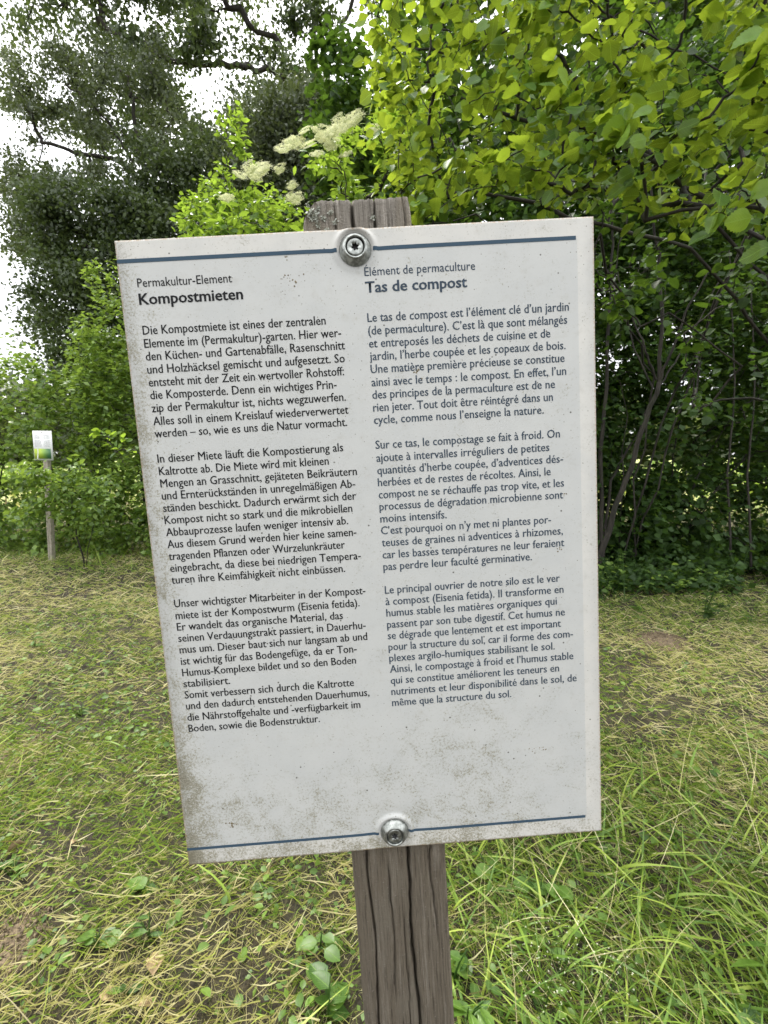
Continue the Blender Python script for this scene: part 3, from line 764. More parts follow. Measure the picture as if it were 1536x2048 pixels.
# tall trees behind
def tall_tree(name, base, label, trunk, clusters, per, sig, lsize, mat, seed, r0=.006, rmax=.3, keep=None):
    r = np.random.default_rng(seed); base = np.array(base, float); base[2] = -.1
    root = empty(name, base, label, 'tree'); sk = Skeleton(seed)
    for s in trunk: sk.stem([base if k == 0 and s[0] is None else np.array(p, float) for k, p in enumerate(s)], 7, .12)
    C = clusters
    C = C[np.argsort(np.linalg.norm(C - np.array(trunk[0][1]), axis=1))]
    sk.grow(C, 5, .07, .06, .1)
    branch_part(root, sk, r0, .55, rmax, 4, M_bark, 'trunk')
    n = len(C); cl = np.repeat(np.arange(n), per); w = .6 + .8 * r.random(n)
    P = C[cl] + r.normal(size=(n * per, 3)) * (sig * w[cl])[:, None] * np.array([1, 1, .7])
    # leaves also along the outer branches
    Q, D, S = sk.leaf_sites(14, .3, sig * .35); P = np.concatenate([P, Q])
    m = len(P); d = rand_dirs(m, r); d[:, 2] -= .35; Mx = frames(d, rand_dirs(m, r) + np.array([0, 0, .5]))
    tint = np.clip(np.concatenate([r.random(n)[cl] * .75, r.random(len(Q)) * .5]) + r.random(m) * .35, 0, 1)
    foliage(root, [DIAMOND], Mx, P, lsize * (.6 + .8 * r.random(m)), tint, mat, 'crown', stuff=False)
    return root

def cpx(n, x0, x1, y0, y1, d0, d1, seed, keep): return pick_px(n, x0, x1, y0, y1, d0, d1, np.random.default_rng(seed), keep)
bigk = lambda px, py, d: (fbm(px / 110. + 3, py / 95., 5, 2) > .39) & (py < 350 - np.clip(380 - px, 0, 400) * .35) & (px > 30 + np.clip(py - 60, 0, 300) * .3)
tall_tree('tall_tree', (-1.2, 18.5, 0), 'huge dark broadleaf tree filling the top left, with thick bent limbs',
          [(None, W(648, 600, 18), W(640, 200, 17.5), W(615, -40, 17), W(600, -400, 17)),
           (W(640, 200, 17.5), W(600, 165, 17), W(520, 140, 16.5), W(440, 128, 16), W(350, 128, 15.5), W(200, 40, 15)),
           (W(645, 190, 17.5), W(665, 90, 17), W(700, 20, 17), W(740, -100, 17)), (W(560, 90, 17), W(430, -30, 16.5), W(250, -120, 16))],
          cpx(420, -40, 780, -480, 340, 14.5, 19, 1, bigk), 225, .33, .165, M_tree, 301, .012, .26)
tall_tree('tall_tree', (-9.3, 14.5, 0), 'feathery grey green tree with slanting bare limbs at the upper left',
          [(None, W(300, 600, 14), W(292, 395, 13.8), W(240, 250, 13.5), W(205, 150, 13.5)),
           (W(292, 395, 13.8), W(262, 200, 13.6), W(255, 150, 13.5)), (W(280, 370, 13.8), W(240, 320, 13.5), W(180, 312, 13.2), W(90, 285, 13)),
           (W(270, 330, 13.8), W(215, 240, 13.5), W(130, 170, 13.2))],
          cpx(330, -60, 360, 90, 520, 12.6, 15, 2, lambda px, py, d: (px > -10 + 55 * noise2(py / 40., d, 3)) & (fbm(px / 60., py / 60., 15, 2) > .41) & ~((px > 205) & (px < 285) & (py > 190) & (py < 380))), 175, .26, .10, M_tree2, 302, .0085, .17)
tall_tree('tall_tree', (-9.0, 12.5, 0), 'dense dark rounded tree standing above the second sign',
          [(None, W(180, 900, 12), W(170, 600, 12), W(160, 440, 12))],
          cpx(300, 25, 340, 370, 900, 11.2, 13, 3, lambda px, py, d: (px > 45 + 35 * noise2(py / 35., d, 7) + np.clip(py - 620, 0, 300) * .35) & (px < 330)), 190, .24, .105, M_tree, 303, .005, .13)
tall_tree('tall_tree', (-5.2, 13.0, 0), 'dark tree between the slanting limbs and the elder flowers',
          [(None, W(390, 800, 13), W(385, 500, 13), W(380, 300, 13))],
          cpx(260, 255, 520, 240, 700, 12, 14, 4, lambda px, py, d: (py > 300 - 60 * noise2(px / 30., d, 2) + np.abs(px - 400) * .3)), 190, .26, .105, M_tree, 304, .005, .13)
tall_tree('tall_tree', (-2.3, 12.2, 0), 'dark mossy looking tree behind the tip of the young tree',
          [(None, W(590, 800, 12), W(590, 400, 12), W(585, 230, 12))],
          cpx(300, 470, 760, 170, 620, 11, 13, 5, lambda px, py, d: (py > 195 + np.abs(px - 610) * .25 - 40 * noise2(px / 25., d, 2))), 180, .26, .105, M_tree2, 305, .005, .13)
tall_tree('tall_tree', (4.6, 15.0, 0), 'tall dark tree added behind the hazel bush at the right to block horizon light',  # added deep at the right to block low sky light
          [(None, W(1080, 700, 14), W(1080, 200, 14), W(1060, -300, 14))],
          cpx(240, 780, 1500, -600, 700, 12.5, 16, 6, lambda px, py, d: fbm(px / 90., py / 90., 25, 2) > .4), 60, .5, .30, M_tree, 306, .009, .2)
tall_tree('tall_tree', (12.5, 14.0, 0), 'tall dark tree added beyond the thicket at the right edge to block horizon light',  # added mostly outside the frame to screen off horizon light
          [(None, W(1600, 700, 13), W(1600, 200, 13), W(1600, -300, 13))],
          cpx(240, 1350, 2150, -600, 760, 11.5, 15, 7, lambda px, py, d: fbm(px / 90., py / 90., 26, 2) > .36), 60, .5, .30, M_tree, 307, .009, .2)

# rank herbs of the bright meadow beyond
r = np.random.default_rng(92); n = 9000; y = 19 + 16 * r.random(n); x = (r.random(n) * 2 - 1) * y * .95
h = 2.4 * np.clip(fbm(x * .45, y * .45, 81, 3) - .25, .05, 1); P = np.stack([x, y, h * r.random(n)], 1)
o = put('meadow_herbs', mesh_parts('meadow_herbs', [scatter(DIAMOND, frames(rand_dirs(n, r) + np.array([0, 0, .6]), rand_dirs(n, r) + np.array([0, -.6, .6])), P, .18 + .25 * r.random(n), r.random(n))]), M_bush)
tag(o, 'rank pale green herbs of the bright meadow beyond the thicket', 'meadow', kind='stuff')

# far woods closing the horizon
r = np.random.default_rng(91); n = 13000; a = (r.random(n) * 2 - 1) * 1.25; R_ = 62 + 14 * r.random(n)
hh = 5 + 7 * fbm(a * 9, a * 0 + 2, 3, 3); x = np.sin(a) * R_; y = np.cos(a) * R_
P = np.stack([x, y, hh * r.random(n) ** .7], 1)
o = put('far_woods', mesh_parts('far_woods', [scatter(DIAMOND, frames(rand_dirs(n, r), rand_dirs(n, r) + np.array([0, -.4, .3])), P, 1.2 + 1.0 * r.random(n), r.random(n))]), M_tree2)
tag(o, 'distant woods beyond the bright meadow, seen in gaps', 'woods', kind='stuff')

# ---------------------------------------------------------------- the information sign
def panel_mat():
    """white laminated plate, 297 x 420 mm: printed field a little greyer, green and brown weathering; UV in plate units"""
    N = Nodes('laminated_plate'); uv = N.n('ShaderNodeTexCoord').outputs['UV']
    mm = N.map(uv, (297, 420, 1)); s = N.n('ShaderNodeSeparateXYZ'); N.set(s.inputs[0], mm); X, Y = s.outputs['X'], s.outputs['Y']
    field = N.math('MULTIPLY', N.math('MULTIPLY', N.step(X, 286.2, 286.6, 1, 0), N.step(Y, 12.0, 12.4)), N.step(Y, 407.5, 408, 1, 0))
    base = N.mix(field, (.57, .56, .52), (.49, .497, .478))
    cloud = N.noise(mm, .035, 4, .6); c2 = N.noise(mm, .12, 5, .65)
    base = N.mix(N.step(cloud, .35, .7, 0, .35), base, (.415, .43, .425))
    base = N.mix(N.math('MULTIPLY', N.step(c2, .52, .74), .25), base, (.36, .345, .30))
    # fine fibrous scratches
    f1 = N.noise(N.map(mm, (.25, 2.2, 1), (0, 0, 0), (0, 0, .5)), 1.0, 4, .7); f2 = N.noise(N.map(mm, (2.0, .3, 1), (9, 0, 0), (0, 0, .3)), 1.0, 4, .7)
    base = N.mix(N.step(f1, .60, .72, 0, .25), base, (.60, .61, .59)); base = N.mix(N.step(f2, .62, .74, 0, .2), base, (.35, .36, .34))
    # algae speckle: dense along the left edge, in the lower third and in drifting patches
    big = N.noise(mm, .022, 3, .6, .4); patch = N.noise(mm, .07, 4, .65, .8)
    left = N.step(X, 2, 26, 1, 0); low = N.math('MULTIPLY', N.step(Y, 300, 400), N.step(X, 60, 260, 1, .55))
    bot = N.step(Y, 404, 414); mids = N.math('MULTIPLY', N.step(N.math('ABSOLUTE', N.math('SUBTRACT', X, 205)), 5, 60, 1, 0), N.step(Y, 250, 330))
    dens = N.math('ADD', N.math('MULTIPLY', left, .115), N.math('ADD', N.math('MULTIPLY', low, .08), N.math('MULTIPLY', bot, .05)))
    dens = N.math('ADD', dens, N.math('MULTIPLY', mids, .05))
    dens = N.math('ADD', dens, N.math('MULTIPLY', N.math('SUBTRACT', patch, .5), .36)); dens = N.math('ADD', dens, N.math('MULTIPLY', N.math('SUBTRACT', big, .5), .16))
    sp = N.noise(mm, .62, 6, .85, .3); thr = N.math('SUBTRACT', N.math('ADD', sp, dens), .618)
    m = N.step(thr, 0.0, .05)
    base = N.mix(N.math('MULTIPLY', m, .66), base, (.19, .17, .09))
    sp2 = N.noise(N.map(mm, (1, 1, 1), (50, 20, 0)), .9, 5, .8); m2 = N.step(N.math('SUBTRACT', N.math('ADD', sp2, N.math('MULTIPLY', dens, 1.0)), .69), 0, .05)
    base = N.mix(N.math('MULTIPLY', m2, .8), base, (.12, .105, .06))
    halo = N.step(thr, -.14, .05); base = N.mix(N.math('MULTIPLY', halo, .12), base, (.36, .355, .30))
    # single dark specks
    for sc_, th, cc in ((.09, .07, (.05, .045, .03)), (.21, .09, (.12, .11, .07)), (.40, .10, (.20, .18, .11))):
        v = N.n('ShaderNodeTexVoronoi'); N.set(v.inputs['Vector'], mm); v.inputs['Scale'].default_value = sc_
        base = N.mix(N.math('MULTIPLY', N.step(v.outputs['Distance'], th * .5, th, 1, 0), .85), base, cc)
    # dirt at the very edge
    ed = N.math('MINIMUM', N.math('MINIMUM', X, N.math('SUBTRACT', 297, X)), N.math('MINIMUM', Y, N.math('SUBTRACT', 420, Y)))
    en = N.noise(mm, .6, 4, .7); e = N.math('MULTIPLY', N.step(ed, .1, 1.3, 1, 0), N.step(en, .38, .6))
    base = N.mix(N.math('MULTIPLY', e, .7), base, (.36, .24, .11))
    rough = N.math('ADD', .42, N.math('MULTIPLY', c2, .25))
    return N.done(N.bsdf(base, rough, 0, N.bump(N.math('ADD', f1, N.math('MULTIPLY', m, .6)), .12, .0004), .45))

M_panel = panel_mat()
def ink(name, c):
    N = Nodes(name); o = N.n('ShaderNodeTexCoord').outputs['Object']; a = N.noise(o, 1400, 3, .7); b = N.noise(o, 60, 3, .6)
    cc = N.mix(N.math('MULTIPLY', N.step(a, .58, .75), N.step(b, .5, .8, .0, .45)), c, tuple(.25 + .4 * v for v in c))
    return N.done(N.bsdf(cc, .6, spec=.12))
M_black = ink('ink_black', (.014, .015, .016)); M_blue = ink('ink_blue', (.045, .064, .088)); M_rule = ink('ink_rule', (.045, .078, .112))
M_steel = None
def steel_mat():
    N = Nodes('zinc_steel'); o = N.n('ShaderNodeTexCoord').outputs['Object']; a = N.noise(o, 260, 4, .65); b = N.noise(o, 900, 2, .6)
    c = N.mix(N.step(a, .35, .7), (.20, .21, .195), (.50, .52, .49)); 
    return N.done(N.bsdf(c, N.math('ADD', .26, N.math('MULTIPLY', a, .25)), .95, N.bump(b, .12, .0002)))
M_steel = steel_mat()
M_dark = plain('screw_recess', (.03, .03, .03), .7, .3, .3, 500)

def post_mat(name='weathered_wood', top=(.24, .218, .185), low=(.145, .122, .09), crack=True):
    """UV: x across the face in metres, y metres below the post top"""
    N = Nodes(name); uv = N.n('ShaderNodeTexCoord').outputs['UV']; s = N.n('ShaderNodeSeparateXYZ'); N.set(s.inputs[0], uv)
    g1 = N.noise(N.map(uv, (1, .035, 1)), 850, 6, .7, .1); g2 = N.noise(N.map(uv, (1, .035, 1), (3, 0, 0)), 190, 8, .78, .3)
    g3 = N.noise(N.map(uv, (1, .3, 1)), 45, 4, .6); g4 = N.noise(uv, 620, 3, .7)
    h = N.step(s.outputs['Y'], .02, .46)
    c = N.mix(h, top, low); dk = N.mix(h, (.055, .047, .038), (.026, .020, .014)); lt = N.mix(h, (.46, .42, .37), (.24, .212, .17))
    c = N.mix(N.step(g1, .52, .34, 0, .85), c, dk) if False else N.mix(N.step(g1, .30, .52, .85, 0), c, dk)
    c = N.mix(N.step(g2, .50, .62, 0, .75), c, lt)
    c = N.mix(N.step(g3, .48, .64, 0, .6), c, N.mix(h, (.20, .17, .12), (.165, .145, .112)))
    c = N.mix(N.step(g4, .63, .70, 0, .6), c, (.34, .32, .28))
    hh = N.math('ADD', N.math('MULTIPLY', g1, .8), N.math('ADD', N.math('MULTIPLY', g2, .6), N.math('MULTIPLY', g4, .55)))
    return N.done(N.bsdf(c, .88, 0, N.bump(hh, 1.0, .0022), .25))
M_post = post_mat()

def dent(x, y):
    """how far (mm) the thin plate stands out of its plane: pressed in round the two screws, bulging just above them"""
    z = .35 * np.sin(np.asarray(x) / 297 * math.pi) * 0
    for cx, cy, a in ((146.6, -12.0, 1.0), (147.3, -408.0, .8)):
        r = np.hypot(x - cx, y - cy); up = .55 + .45 * (y - cy) / (r + 1e-6)
        z = z - 1.3 * a * np.exp(-(r / 17.0) ** 2) + a * 2.3 * up * np.exp(-((r - 12.2) / 1.5) ** 2)
    # the lower edge bows back between the screw and the corners
    z = z + 1.6 * ((np.asarray(x) - 147) / 147.0) ** 2 * np.clip((-np.asarray(y) - 250) / 170, 0, 1) ** 2 * 0
    return z

root_p = on_panel(149, -POST_LEN, -38)
sign = empty('information_sign', root_p, 'large dirty white information sign with two columns of text on a weathered post', 'sign')
PR4 = Matrix(PM_R.tolist()).to_4x4()
PR4.translation = Vector(on_panel(0, 0, 0) - root_p)       # plate coordinates to the sign's base

def plate_mesh():
    def ax(L, cs):
        a = set(np.round(np.linspace(0, L, int(L / 12) + 1), 2))
        for c in cs: a |= set(np.round(np.arange(c - 22, c + 22.01, 1.1), 2))
        a = np.array(sorted(v for v in a if 0 <= v <= L)); keep = np.r_[True, np.diff(a) > .3]; a = a[keep]; a[-1] = L; return a
    xs = ax(297, (147,)); ys = -ax(420, (12, 408)); X, Y = np.meshgrid(xs, ys); Z = dent(X, Y)
    nx_, ny_ = len(xs), len(ys); V = np.stack([X, Y, Z], -1).reshape(-1, 3)
    i = (np.arange(ny_ - 1)[:, None] * nx_ + np.arange(nx_ - 1)[None]).ravel()
    Q = [np.stack([i, i + nx_, i + nx_ + 1, i + 1], 1)]
    B = V.copy(); B[:, 2] -= 2.6; n = len(V)
    Q.append(np.stack([i + 1, i + nx_ + 1, i + nx_, i], 1) + n)
    t = np.arange(nx_ - 1); Q.append(np.stack([t, t + 1, t + 1 + n, t + n], 1)); b = (ny_ - 1) * nx_ + t; Q.append(np.stack([b + 1, b, b + n, b + 1 + n], 1))
    l = np.arange(ny_ - 1) * nx_; Q.append(np.stack([l + nx_, l, l + n, l + nx_ + n], 1)); rr = l + nx_ - 1; Q.append(np.stack([rr, rr + nx_, rr + nx_ + n, rr + n], 1))
    VV = np.concatenate([V, B]); uv = np.stack([VV[:, 0] / 297, -VV[:, 1] / 420], 1)
    me = mesh_np('plate', VV / 1000, np.concatenate(Q), uv=uv, smooth=False); return me
plate = put('plate', plate_mesh(), M_panel, sign, matrix=PR4)

def strip(pts, w, z=.18):
    """printed rule following the plate's surface; pts in mm"""
    P = np.array(pts, float); n = len(P); V = []
    t = np.gradient(P, axis=0); t /= np.linalg.norm(t, axis=1, keepdims=True); nn = np.stack([-t[:, 1], t[:, 0]], 1)
    a = P + nn * w / 2; b = P - nn * w / 2
    V = np.concatenate([np.c_[a, dent(a[:, 0], a[:, 1]) + z], np.c_[b, dent(b[:, 0], b[:, 1]) + z]])
    i = np.arange(n - 1); return mesh_np('rule', V / 1000, np.stack([i, i + n, i + n + 1, i + 1], 1), uv=np.zeros((2 * n, 2)))
def rule(x0, x1, y, w): return strip([(x, y) for x in np.arange(x0, x1 + .01, 1.0)], w)
for x0, x1, y, w, m in ((.1, 136.0, -12.1, 2.35, M_rule), (157.6, 285.8, -12.1, 2.35, M_rule), (.1, 137.0, -407.8, 2.0, M_rule), (157.4, 286.0, -407.6, 2.0, M_rule)):
    put('printed_rule', rule(x0, x1, y, w), m, plate)

def text_line(s, x, y, w, m, size=7.8):
    bold = s.startswith('*'); s = s.lstrip('*'); small = s.startswith(('Permakultur-', 'Élém'))
    cu = bpy.data.curves.new('t', 'FONT'); cu.body = s; cu.resolution_u = 2; cu.size = 1.0
    cu.offset = .008 if bold else 0.0
    if bold: size = 9.6
    elif small: size = 7.6
    o = bpy.data.objects.new('t', cu); col.objects.link(o)
    dg = bpy.context.evaluated_depsgraph_get(); me = bpy.data.meshes.new_from_object(o.evaluated_get(dg))
    bpy.data.objects.remove(o)
    n = len(me.vertices); v = np.zeros(n * 3, np.float32); me.vertices.foreach_get('co', v); v = v.reshape(-1, 3)
    k = w / (v[:, 0].max() - v[:, 0].min()); X = x + (v[:, 0] - v[:, 0].min()) * k; Y = y + v[:, 1] * size
    # the ink has body: a second, slightly shifted pass thickens the strokes
    F = np.zeros(len(me.loops), np.int32); me.loops.foreach_get('vertex_index', F)
    st = np.zeros(len(me.polygons), np.int32); me.polygons.foreach_get('loop_total', st)
    bpy.data.meshes.remove(me)
    V = []; FF = []; TT = []
    for k_, (dx, dz) in enumerate(((-.09, .16), (.09, .19)) if not bold else ((-.17, .16), (0, .19), (.17, .22))):
        if small: dx *= .4
        V.append(np.stack([X + dx, Y + dx * .25, dent(X, Y) + dz], 1)); FF.append(F + k_ * n); TT.append(st)
    V = np.concatenate(V) / 1000; F = np.concatenate(FF); st = np.concatenate(TT)
    me = bpy.data.meshes.new('text_line'); me.vertices.add(len(V)); me.vertices.foreach_set('co', V.astype(np.float32).ravel())
    me.loops.add(len(F)); me.loops.foreach_set('vertex_index', F.astype(np.int32)); me.polygons.add(len(st))
    me.polygons.foreach_set('loop_start', (np.cumsum(st) - st).astype(np.int32)); me.polygons.foreach_set('loop_total', st.astype(np.int32))
    me.update(calc_edges=True); me.materials.append(m)
    t = bpy.data.objects.new('text_line', me); col.objects.link(t); t.parent = plate; return t

TEXT = [
    ('Permakultur-Element', 10.8, -27.7, 58.1, 'ink_black'),
    ('*Kompostmieten', 10.8, -38.1, 63.9, 'ink_black'),
    ('Die Kompostmiete ist eines der zentralen', 10.8, -56.1, 114.1, 'ink_black'),
    ('Elemente im (Permakultur)-garten. Hier wer-', 10.8, -64.1, 123.3, 'ink_black'),
    ('den Küchen- und Gartenabfälle, Rasenschnitt', 10.8, -71.9, 125.2, 'ink_black'),
    ('und Holzhäcksel gemischt und aufgesetzt. So', 10.8, -79.9, 124.5, 'ink_black'),
    ('entsteht mit der Zeit ein wertvoller Rohstoff:', 10.8, -87.9, 123.4, 'ink_black'),
    ('die Komposterde. Denn ein wichtiges Prin-', 10.8, -95.8, 118.1, 'ink_black'),
    ('zip der Permakultur ist, nichts wegzuwerfen.', 10.8, -103.9, 123.4, 'ink_black'),
    ('Alles soll in einem Kreislauf wiederverwertet', 10.8, -112.1, 124.5, 'ink_black'),
    ('werden – so, wie es uns die Natur vormacht.', 10.8, -119.9, 123.1, 'ink_black'),
    ('In dieser Miete läuft die Kompostierung als', 10.8, -135.9, 119.4, 'ink_black'),
    ('Kaltrotte ab. Die Miete wird mit kleinen', 10.8, -144.0, 109.4, 'ink_black'),
    ('Mengen an Grasschnitt, gejäteten Beikräutern', 10.8, -151.9, 127.2, 'ink_black'),
    ('und Ernterückständen in unregelmäßigen Ab-', 10.8, -159.9, 125.6, 'ink_black'),
    ('ständen beschickt. Dadurch erwärmt sich der', 10.8, -167.9, 125.6, 'ink_black'),
    ('Kompost nicht so stark und die mikrobiellen', 10.8, -175.9, 122.5, 'ink_black'),
    ('Abbauprozesse laufen weniger intensiv ab.', 10.8, -183.9, 119.2, 'ink_black'),
    ('Aus diesem Grund werden hier keine samen-', 10.8, -191.9, 124.1, 'ink_black'),
    ('tragenden Pflanzen oder Wurzelunkräuter', 10.8, -199.9, 115.9, 'ink_black'),
    ('eingebracht, da diese bei niedrigen Tempera-', 10.8, -207.9, 125.9, 'ink_black'),
    ('turen ihre Keimfähigkeit nicht einbüssen.', 10.8, -215.9, 114.9, 'ink_black'),
    ('Unser wichtigster Mitarbeiter in der Kompost-', 10.8, -232.0, 127.4, 'ink_black'),
    ('miete ist der Kompostwurm (Eisenia fetida).', 10.8, -240.2, 122.9, 'ink_black'),
    ('Er wandelt das organische Material, das', 10.8, -248.1, 111.1, 'ink_black'),
    ('seinen Verdauungstrakt passiert, in Dauerhu-', 10.8, -256.0, 126.0, 'ink_black'),
    ('mus um. Dieser baut sich nur langsam ab und', 10.8, -264.0, 126.5, 'ink_black'),
    ('ist wichtig für das Bodengefüge, da er Ton-', 10.8, -272.1, 118.7, 'ink_black'),
    ('Humus-Komplexe bildet und so den Boden', 10.8, -280.2, 117.7, 'ink_black'),
    ('stabilisiert.', 10.8, -288.0, 31.4, 'ink_black'),
    ('Somit verbessern sich durch die Kaltrotte', 10.8, -296.1, 115.2, 'ink_black'),
    ('und den dadurch entstehenden Dauerhumus,', 10.8, -304.0, 125.3, 'ink_black'),
    ('die Nährstoffgehalte und -verfügbarkeit im', 10.8, -312.2, 118.5, 'ink_black'),
    ('Boden, sowie die Bodenstruktur.', 10.8, -320.3, 89.9, 'ink_black'),
    ('Élément de permaculture', 151.4, -28.1, 69.7, 'ink_blue'),
    ('*Tas de compost', 151.4, -38.2, 64.1, 'ink_blue'),
    ('Le tas de compost est l’élément clé d’un jardin', 151.4, -56.0, 128.8, 'ink_blue'),
    ('(de permaculture). C’est là que sont mélangés', 151.4, -63.9, 127.6, 'ink_blue'),
    ('et entreposés les déchets de cuisine et de', 151.4, -71.8, 116.5, 'ink_blue'),
    ('jardin, l’herbe coupée et les copeaux de bois.', 151.4, -79.7, 126.2, 'ink_blue'),
    ('Une matière première précieuse se constitue', 151.4, -87.7, 125.4, 'ink_blue'),
    ('ainsi avec le temps : le compost. En effet, l’un', 151.4, -95.9, 126.3, 'ink_blue'),
    ('des principes de la permaculture est de ne', 151.4, -103.8, 118.8, 'ink_blue'),
    ('rien jeter. Tout doit être réintégré dans un', 151.4, -111.9, 117.2, 'ink_blue'),
    ('cycle, comme nous l’enseigne la nature.', 151.4, -119.8, 110.9, 'ink_blue'),
    ('Sur ce tas, le compostage se fait à froid. On', 151.4, -135.8, 121.3, 'ink_blue'),
    ('ajoute à intervalles irréguliers de petites', 151.4, -144.2, 114.1, 'ink_blue'),
    ('quantités d’herbe coupée, d’adventices dés-', 151.4, -152.3, 123.1, 'ink_blue'),
    ('herbées et de restes de récoltes. Ainsi, le', 151.4, -160.2, 114.6, 'ink_blue'),
    ('compost ne se réchauffe pas trop vite, et les', 151.4, -168.3, 123.3, 'ink_blue'),
    ('processus de dégradation microbienne sont', 151.4, -176.2, 122.6, 'ink_blue'),
    ('moins intensifs.', 151.4, -184.3, 44.1, 'ink_blue'),
    ('C’est pourquoi on n’y met ni plantes por-', 151.4, -192.3, 114.0, 'ink_blue'),
    ('teuses de graines ni adventices à rhizomes,', 151.4, -200.4, 121.9, 'ink_blue'),
    ('car les basses températures ne leur feraient', 151.4, -208.6, 122.7, 'ink_blue'),
    ('pas perdre leur faculté germinative.', 151.4, -216.7, 100.4, 'ink_blue'),
    ('Le principal ouvrier de notre silo est le ver', 151.4, -232.8, 119.1, 'ink_blue'),
    ('à compost (Eisenia fetida). Il transforme en', 151.4, -240.8, 121.5, 'ink_blue'),
    ('humus stable les matières organiques qui', 151.4, -248.7, 116.7, 'ink_blue'),
    ('passent par son tube digestif. Cet humus ne', 151.4, -256.8, 122.1, 'ink_blue'),
    ('se dégrade que lentement et est important', 151.4, -264.7, 119.2, 'ink_blue'),
    ('pour la structure du sol, car il forme des com-', 151.4, -272.7, 127.4, 'ink_blue'),
    ('plexes argilo-humiques stabilisant le sol.', 151.4, -280.6, 114.5, 'ink_blue'),
    ('Ainsi, le compostage à froid et l’humus stable', 151.4, -288.6, 127.4, 'ink_blue'),
    ('qui se constitue améliorent les teneurs en', 151.4, -296.7, 117.2, 'ink_blue'),
    ('nutriments et leur disponibilité dans le sol, de', 151.4, -304.8, 129.4, 'ink_blue'),
    ('même que la structure du sol.', 151.4, -312.8, 83.1, 'ink_blue'),
]
for s, x, y, w, c in TEXT:
    text_line(s, x, y, w, M_black if c == 'ink_black' else M_blue)

# a squashed insect mark and the crumbs of lichen stuck to the plate
def blob(rad, seed, squash=.4, n=7):
    r = np.random.default_rng(seed); V = [(0, 0, rad * squash)]; T = []
    for k in range(n):
        a = k * 6.283 / n; q = rad * (.55 + .6 * r.random()); V.append((q * math.cos(a), q * math.sin(a), 0))
    for k in range(n): T.append((0, 1 + k, 1 + (k + 1) % n))
    return np.array(V), np.zeros((0, 4), int), np.array(T), np.zeros((n + 1, 2))
M_crumb = plain('lichen_crumb', (.16, .13, .075), .9, 0, .5, 900)
r = np.random.default_rng(77)
for (cx, cy, sp, n, rad) in ((105, -25, 3.2, 16, .55), (181, -87, 1.6, 9, .6), (275, -173, 1.2, 6, .5), (271, -209, 1.2, 7, .5), (78, -210, 2.5, 8, .4),
                             (33, -390, 2.4, 10, .7), (212, -262, 5, 12, .4), (104, -14, .8, 4, .5), (253, -352, 3.5, 12, .45)):
    P = np.c_[cx + r.normal(size=n) * sp, cy - np.abs(r.normal(size=n)) * sp, np.zeros(n)]; P[:, 2] = dent(P[:, 0], P[:, 1]) + .05
    parts = [scatter(blob(1, k, .35), np.eye(3)[None], P[k:k + 1] / 1000, np.array([rad * (.4 + .9 * r.random()) / 1000]), np.zeros(1)) for k in range(n)]
    put('dirt_crumbs', mesh_parts('dirt_crumbs', parts), M_crumb, plate)['kind'] = 'stuff'

# screw with conical washer
def lathe(prof, n=48):
    prof = np.array(prof, float); a = np.arange(n) * 2 * math.pi / n; m = len(prof)
    V = np.stack([prof[:, 0][:, None] * np.cos(a), prof[:, 0][:, None] * np.sin(a), np.repeat(prof[:, 1][:, None], n, 1)], -1).reshape(-1, 3)
    k = np.arange(n); kk = (k + 1) % n
    Q = (np.stack([k, kk, kk + n, k + n], 1)[None] + (np.arange(m - 1) * n)[:, None, None]).reshape(-1, 4)
    return V, Q
def screw(cx, cy, turn):
    R_ = 10.1
    V, Q = lathe([(R_, -1.5), (R_, .2), (R_ - .15, .7), (R_ - .9, 1.5), (7.6, 4.6), (6.9, 5.3), (6.3, 5.45), (5.9, 5.2), (5.75, 4.3), (5.7, 2.5), (0.1, 2.4)])
    A = Matrix.Translation((cx / 1000, cy / 1000, -.0008)) @ Matrix.Rotation(turn, 4, 'Z')
    w = put('washer', mesh_np('washer', V / 1000, Q, smooth=True), M_steel, sign, matrix=PR4 @ A)
    # head: flat disc with a six lobed recess
    n = 48; a = np.arange(n) * 2 * math.pi / n; star = 1.95 + .42 * np.cos(6 * a)
    rings = [(np.full(n, 5.25), 3.0), (np.full(n, 5.25), 4.1), (np.full(n, 4.95), 4.45), (np.full(n, 4.2), 4.55), (star + .15, 4.5), (star, 4.3), (star * .93, 2.6)]
    V = np.concatenate([np.stack([q * np.cos(a), q * np.sin(a), np.full(n, z)], 1) for q, z in rings] + [np.array([[0, 0, 2.5]])])
    k = np.arange(n); kk = (k + 1) % n
    Q = (np.stack([k, kk, kk + n, k + n], 1)[None] + (np.arange(len(rings) - 1) * n)[:, None, None]).reshape(-1, 4)
    o = n * (len(rings) - 1); T = np.stack([k + o, kk + o, np.full(n, len(V) - 1)], 1)
    me = mesh_np('screw_head', V / 1000, Q, T, smooth=True); me.materials.append(M_steel); me.materials.append(M_dark)
    mi = np.zeros(len(me.polygons), np.int32); mi[5 * n:] = 1; me.polygons.foreach_set('material_index', mi)
    bpy.data.objects.new('screw_head', me); h = bpy.data.objects['screw_head'] if 'screw_head' in bpy.data.objects else None
    h = [x for x in bpy.data.objects if x.data is me][0]; col.objects.link(h); h.parent = w
screw(146.6, -12.0, .25); screw(147.3, -408.0, .6)

